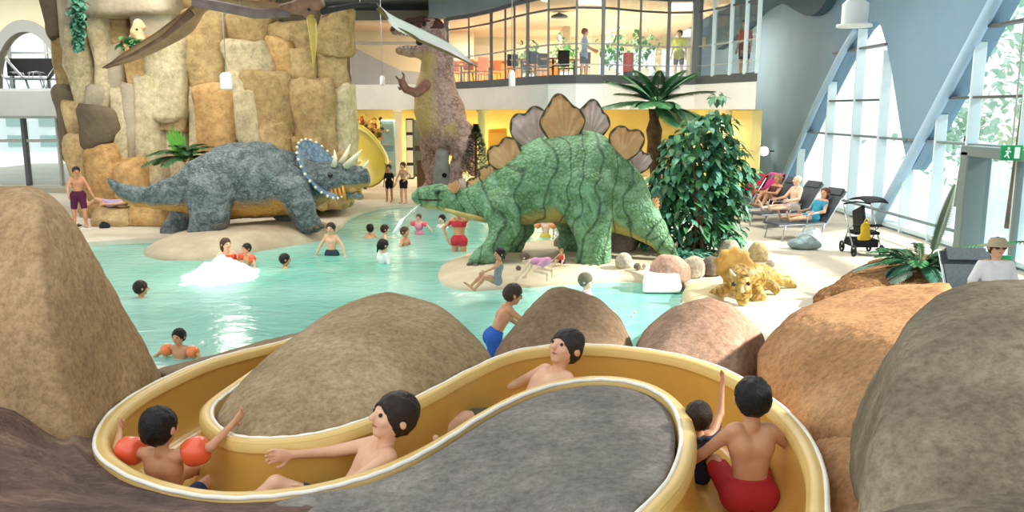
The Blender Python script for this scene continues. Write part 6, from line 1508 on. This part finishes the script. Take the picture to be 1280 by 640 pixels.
# yellow chute with autumn foliage
q = MB(); Pc = crom([D(441, 160, 29.5), D(455, 168, 29), D(468, 182, 28.4), D(477, 198, 27.8), D(478, 212, 27.2)], 6)
V = []; 
for i, p in enumerate(Pc):
    for s_ in (0, 1):
        for a in np.linspace(-.3, PI+.3, 11): V.append(p+np.array([-.75*math.cos(a)*(1-.07*s_)-.62, .2, -.62*math.sin(a)*(1-.07*s_)]))
Fc = []; K = 11
for i in range(len(Pc)-1):
    for j in range(K-1):
        a = i*22+j; Fc += [(a, a+1, a+23, a+22), (a+11, a+33, a+34, a+12)]
    for j in (0, K-1): a = i*22+j; Fc.append((a, a+22, a+33, a+11) if j == 0 else (a, a+11, a+33, a+22))
M_ych = mat('lemon_fibreglass', '#d9c44e', '#e3d064', 1, .35)
ch = root('slide_chute', np.array([Pc[-1][0], Pc[-1][1], ZD]), 'lemon yellow open chute curving down beside the cliff at the back', 'water slide'); obj('trough', V, Fc, M_ych, ch)
q = MB(); q.tube([p+np.array([.12, .2, .02]) for p in Pc], .07, 8); q.obj('rim', mat('pale_lemon', '#f0e48c', None, rough=.4), ch, True)
for i in (2, 12): q = MB(); q.tube([Pc[i]+[-.6, .2, -.55], [Pc[i][0]-.6, Pc[i][1]+.2, ZD]], .09, 8); q.obj('support_leg', M_ych, ch, True)
ob = np.array([D(455, 170, 31)[0], 31, ZD]); ot = root('orange_leaved_plant', ob, 'tall plant with orange and yellow leaves behind the lemon yellow chute', 'plant'); q = MB(); q.tube([ob, ob+[0, 0, 2.2]], [.06, .02], 6); q.obj('stem', M_bark, ot, True)
for m_ in (mat('leaf_orange', '#c46a2c', '#dc8c40', 5, .6), mat('leaf_gold', '#c8a33c', '#e0c060', 5, .6), M_leafd):
    q = MB()
    for _ in range(150): p = D(457+R.randn()*9, 166+R.randn()*8, 31+R.randn()*.4); leaf(q, p, R.randn(3), .22, .07)
    q.obj('foliage', m_, ot, True)
# fittings under the gallery
def cab(px0, py0, px1, py1, Y, name, label, cat, c_, cd, rows_=3):
    a, b_ = D(px0, py1, Y), D(px1, py0, Y); w_, h2 = b_[0]-a[0], b_[2]-ZD; c_m = mat('panel_'+c_.lstrip('#'), c_, None, rough=.5); c2 = mat('panel_'+cd.lstrip('#'), cd, None, rough=.3)
    r = root(name, ((a[0]+b_[0])/2, Y+.25, ZD), label, cat); cx = (a[0]+b_[0])/2
    MB().box((cx, Y+.25, ZD+h2/2), (w_, .5, h2)).obj('cabinet_body', c_m, r)
    for k in range(rows_): MB().box((cx, Y-.01, ZD+h2*(k+.5)/rows_), (w_*.82, .05, h2/rows_*.8)).obj('door_panel', c2, r)
cab(476, 150, 493, 200, 36.5, 'tall_cabinet', 'tall blue grey cabinet under the gallery left of the cream column', 'cabinet', '#6a8c96', '#86a6ae', 2)
cab(508, 148, 516, 197, 35.5, 'vending_machine', 'black and white vending machine right of the cream column', 'vending machine', '#23262a', '#dfe5e2', 4)
cab(516, 150, 534, 182, 36.8, 'display_cabinet', 'wide dark display cabinet right of the vending machine', 'cabinet', '#3c3a32', '#56605c', 2)
cab(521, 200, 534, 224, 30, 'waste_bin', 'low brown box on the yellow floor left of the upright dinosaur', 'box', '#5a4630', '#6a563c', 1)
cab(610, 160, 634, 195, 35.8, 'orange_panel_door', 'orange panelled door under the gallery right of the conifer', 'door', '#d8a13c', '#e2b654', 1)
cab(640, 150, 668, 190, 35.0, 'shop_shelf', 'dark wooden shelf unit under the gallery behind the plated dinosaur', 'shelf', '#4c3a28', '#8a6a44', 4)
for x, y, lb_ in ((470, 183, 'orange flower pot plant by the lemon yellow chute'),):
    b0 = G(x, 222, ZD); r = root('flower_pot', b0, lb_, 'plant'); q = MB(); q.lathe([(.14, 0), (.2, .35), (.22, .36), (.18, .38)], b0, 14); q.obj('pot', M_dgrey, r, True); q = MB()
    for _ in range(90): leaf(q, b0+np.array([0, 0, .7])+R.randn(3)*[.22, .2, .22], R.randn(3), .16, .06)
    q.obj('foliage', mat('leaf_orange', '#c46a2c'), r, True)
# gallery restaurant
def table(x, y, label, m_=M_wood):
    r = root('bistro_table', (x, y, ZS), label, 'table', 'bistro tables behind the gallery glazing')
    q = MB(); q.lathe([(.02, .70), (.42, .70), (.43, .72), (.43, .735), (.02, .74)], (x, y, ZS), 20); q.obj('table_top', m_, r, True)
    q = MB(); q.lathe([(.24, 0), (.24, .02), (.035, .05), (.035, .70)], (x, y, ZS), 12); q.obj('pedestal', M_dgrey, r, True)
def chair(x, y, rz, label, m_):
    r = root('bistro_chair', (0, 0, 0), label, 'chair', 'bistro chairs behind the gallery glazing')
    MB().box((0, 0, .45), (.42, .42, .04)).obj('seat', m_, r); MB().box((0, -.2, .74), (.42, .03, .42)).obj('backrest', m_, r)
    for sx in (-.18, .18):
        for sy in (-.18, .18): q = MB(); q.tube([(sx, sy, .44), (sx*1.1, sy*1.15, 0)], .014, 6); q.obj('leg', M_dgrey, r, True)
    r.location = (x, y, ZS); r.rotation_euler = (0, 0, rz)
M_seat1 = mat('rust_seat', '#a2512c', '#b6643c', 6, .6); M_seat2 = mat('black_seat', '#26262a', None, rough=.6)
tcol = {}
tabs = [(578, 34.6), (596, 33.4), (612, 35.5), (652, 30.2), (690, 29.6), (716, 30.5), (668, 33.0)]
nm = ['leftmost', 'second from the left', 'third from the left', 'fourth from the left', 'sixth from the left', 'rightmost', 'fifth from the left']
for (px, Y), n_ in zip(tabs, nm):
    x = (px-640)/F*Y; table(x, Y, 'round wooden bistro table, %s behind the gallery glazing' % n_)
    for k, rz in enumerate((.4, .4+PI)):
        chair(x+.62*math.sin(rz), Y-.62*math.cos(rz), rz, '%s bistro chair at the %s table behind the gallery glazing, on its %s side' % ('rust' if px < 640 else 'black', n_.replace(' from the left', ''), 'right' if k == 0 else 'left'), M_seat1 if px < 640 else M_seat2)
def planter(px, Y, label, h_=1.3):
    x = (px-640)/F*Y; r = root('potted_plant', (x, Y, ZS), label, 'plant'); q = MB(); q.lathe([(.18, 0), (.24, .4), (.26, .42), (.2, .44)], (x, Y, ZS), 14); q.obj('pot', M_white, r, True); q = MB()
    for _ in range(160): p = np.array([x, Y, ZS+.45+h_*.5])+R.randn(3)*[.25, .25, h_*.25]; leaf(q, p, R.randn(3), .2, .06)
    q.obj('foliage', M_leafm, r, True)
planter(762, 31, 'green potted plant in the middle of the gallery'); planter(706, 33.5, 'green potted plant behind the waiter in the gallery'); planter(800, 30.5, 'green potted plant at the right of the gallery beside the red board'); planter(660, 35.5, 'green potted plant at the back of the gallery behind the bistro tables')
p = D(785, 93, 28.2); r = root('menu_board', (p[0], 28.2, ZS), 'salmon red standing board behind the gallery glazing', 'board'); MB().box((p[0], 28.2, ZS+.52), (.34, .05, .62)).obj('board_panel', mat('salmon', '#e0706a', None), r); MB().box((p[0], 28.25, ZS+.12), (.3, .22, .22)).obj('board_foot', M_dgrey, r)
x0_ = (655-640)/F*36; r = root('service_counter', (x0_-1, 37, ZS), 'orange brown service counter at the back of the gallery', 'counter'); MB().box((x0_-1, 37, ZS+.5), (5, .7, 1.0)).obj('counter_body', M_orange, r); MB().box((x0_-1, 37, ZS+1.03), (5.2, .85, .06)).obj('counter_top', M_wood, r)
p = D(699, 38, 31); r = root('ceiling_lamp', (p[0], 31, ZC-.25), 'flat dark ceiling lamp inside the gallery', 'lamp'); q = MB(); q.lathe([(.05, .22), (.3, .12), (.32, .05), (.1, .04)], (p[0], 31, ZC-.25), 18); q.obj('lamp_shade', M_dgrey, r, True); q = MB(); q.tube([(p[0], 31, ZC-.05), (p[0], 31, ZC)], .02, 6); q.obj('suspension_rod', M_dgrey, r)
# left gallery: board and loungers
zf1 = LW(0, 111)[1]
a, b_ = D(10, 95, 31.6), D(65, 73, 31.6); r = root('notice_board', ((a[0]+b_[0])/2, 31.6, zf1), 'wide black board standing behind the left arch', 'board'); MB().box(((a[0]+b_[0])/2, 31.6, (a[2]+b_[2])/2), (b_[0]-a[0], .06, b_[2]-a[2])).obj('board_panel', M_seat2, r)
for x in (a[0]+.2, b_[0]-.2): MB().box((x, 31.6, (zf1+a[2])/2), (.05, .05, a[2]-zf1+.1)).obj('leg', M_dgrey, r)
for px, rz, lb_ in ((8, -1.2, 'white sun lounger leftmost behind the left arch'), (30, -1.0, 'white sun lounger in the middle behind the left arch'), (60, 1.9, 'black sun lounger on the right behind the left arch')):
    l_ = lounger((D(px, 100, 30.6)[0], 30.6, zf1), rz, lb_, M_seat2 if px == 60 else M_white); l_['group'] = 'sun loungers behind the left arch'
# trees beyond the right glazing
for k, (px, Y, h_) in enumerate(((1268, 22, 6.8), (1200, 27, 3.6))):
    x = (px-640)/F*Y; r = root('tree', (x, Y, -.1), ['tall pale green tree outside the right glazing by the door', 'small green tree outside, low behind the sloping tube', 'bushy tree outside at the far right edge'][k], 'tree')
    q = MB(); q.tube([(x, Y, -.1), (x+.1, Y, h_*.8)], [.14, .05], 8); q.obj('trunk', M_bark, r, True); q = MB()
    for _ in range(420):
        v_ = R.randn(3)*[.8, .8, h_*.17]; leaf(q, np.array([x, Y, h_*.66])+v_, R.randn(3), .26, .1)
    q.obj('foliage', mat('tree_pale_leaf', '#a4c8a8', '#c4dec4', 4, .6), r, True)
# ================================================================ colour management
SC.view_settings.view_transform = 'Standard'; SC.view_settings.look = 'None'; SC.view_settings.exposure = 0.3; SC.view_settings.gamma = 1.0
SC.view_settings.use_curve_mapping = False
for o in bpy.data.objects:
    if '_org' in o: del o['_org']
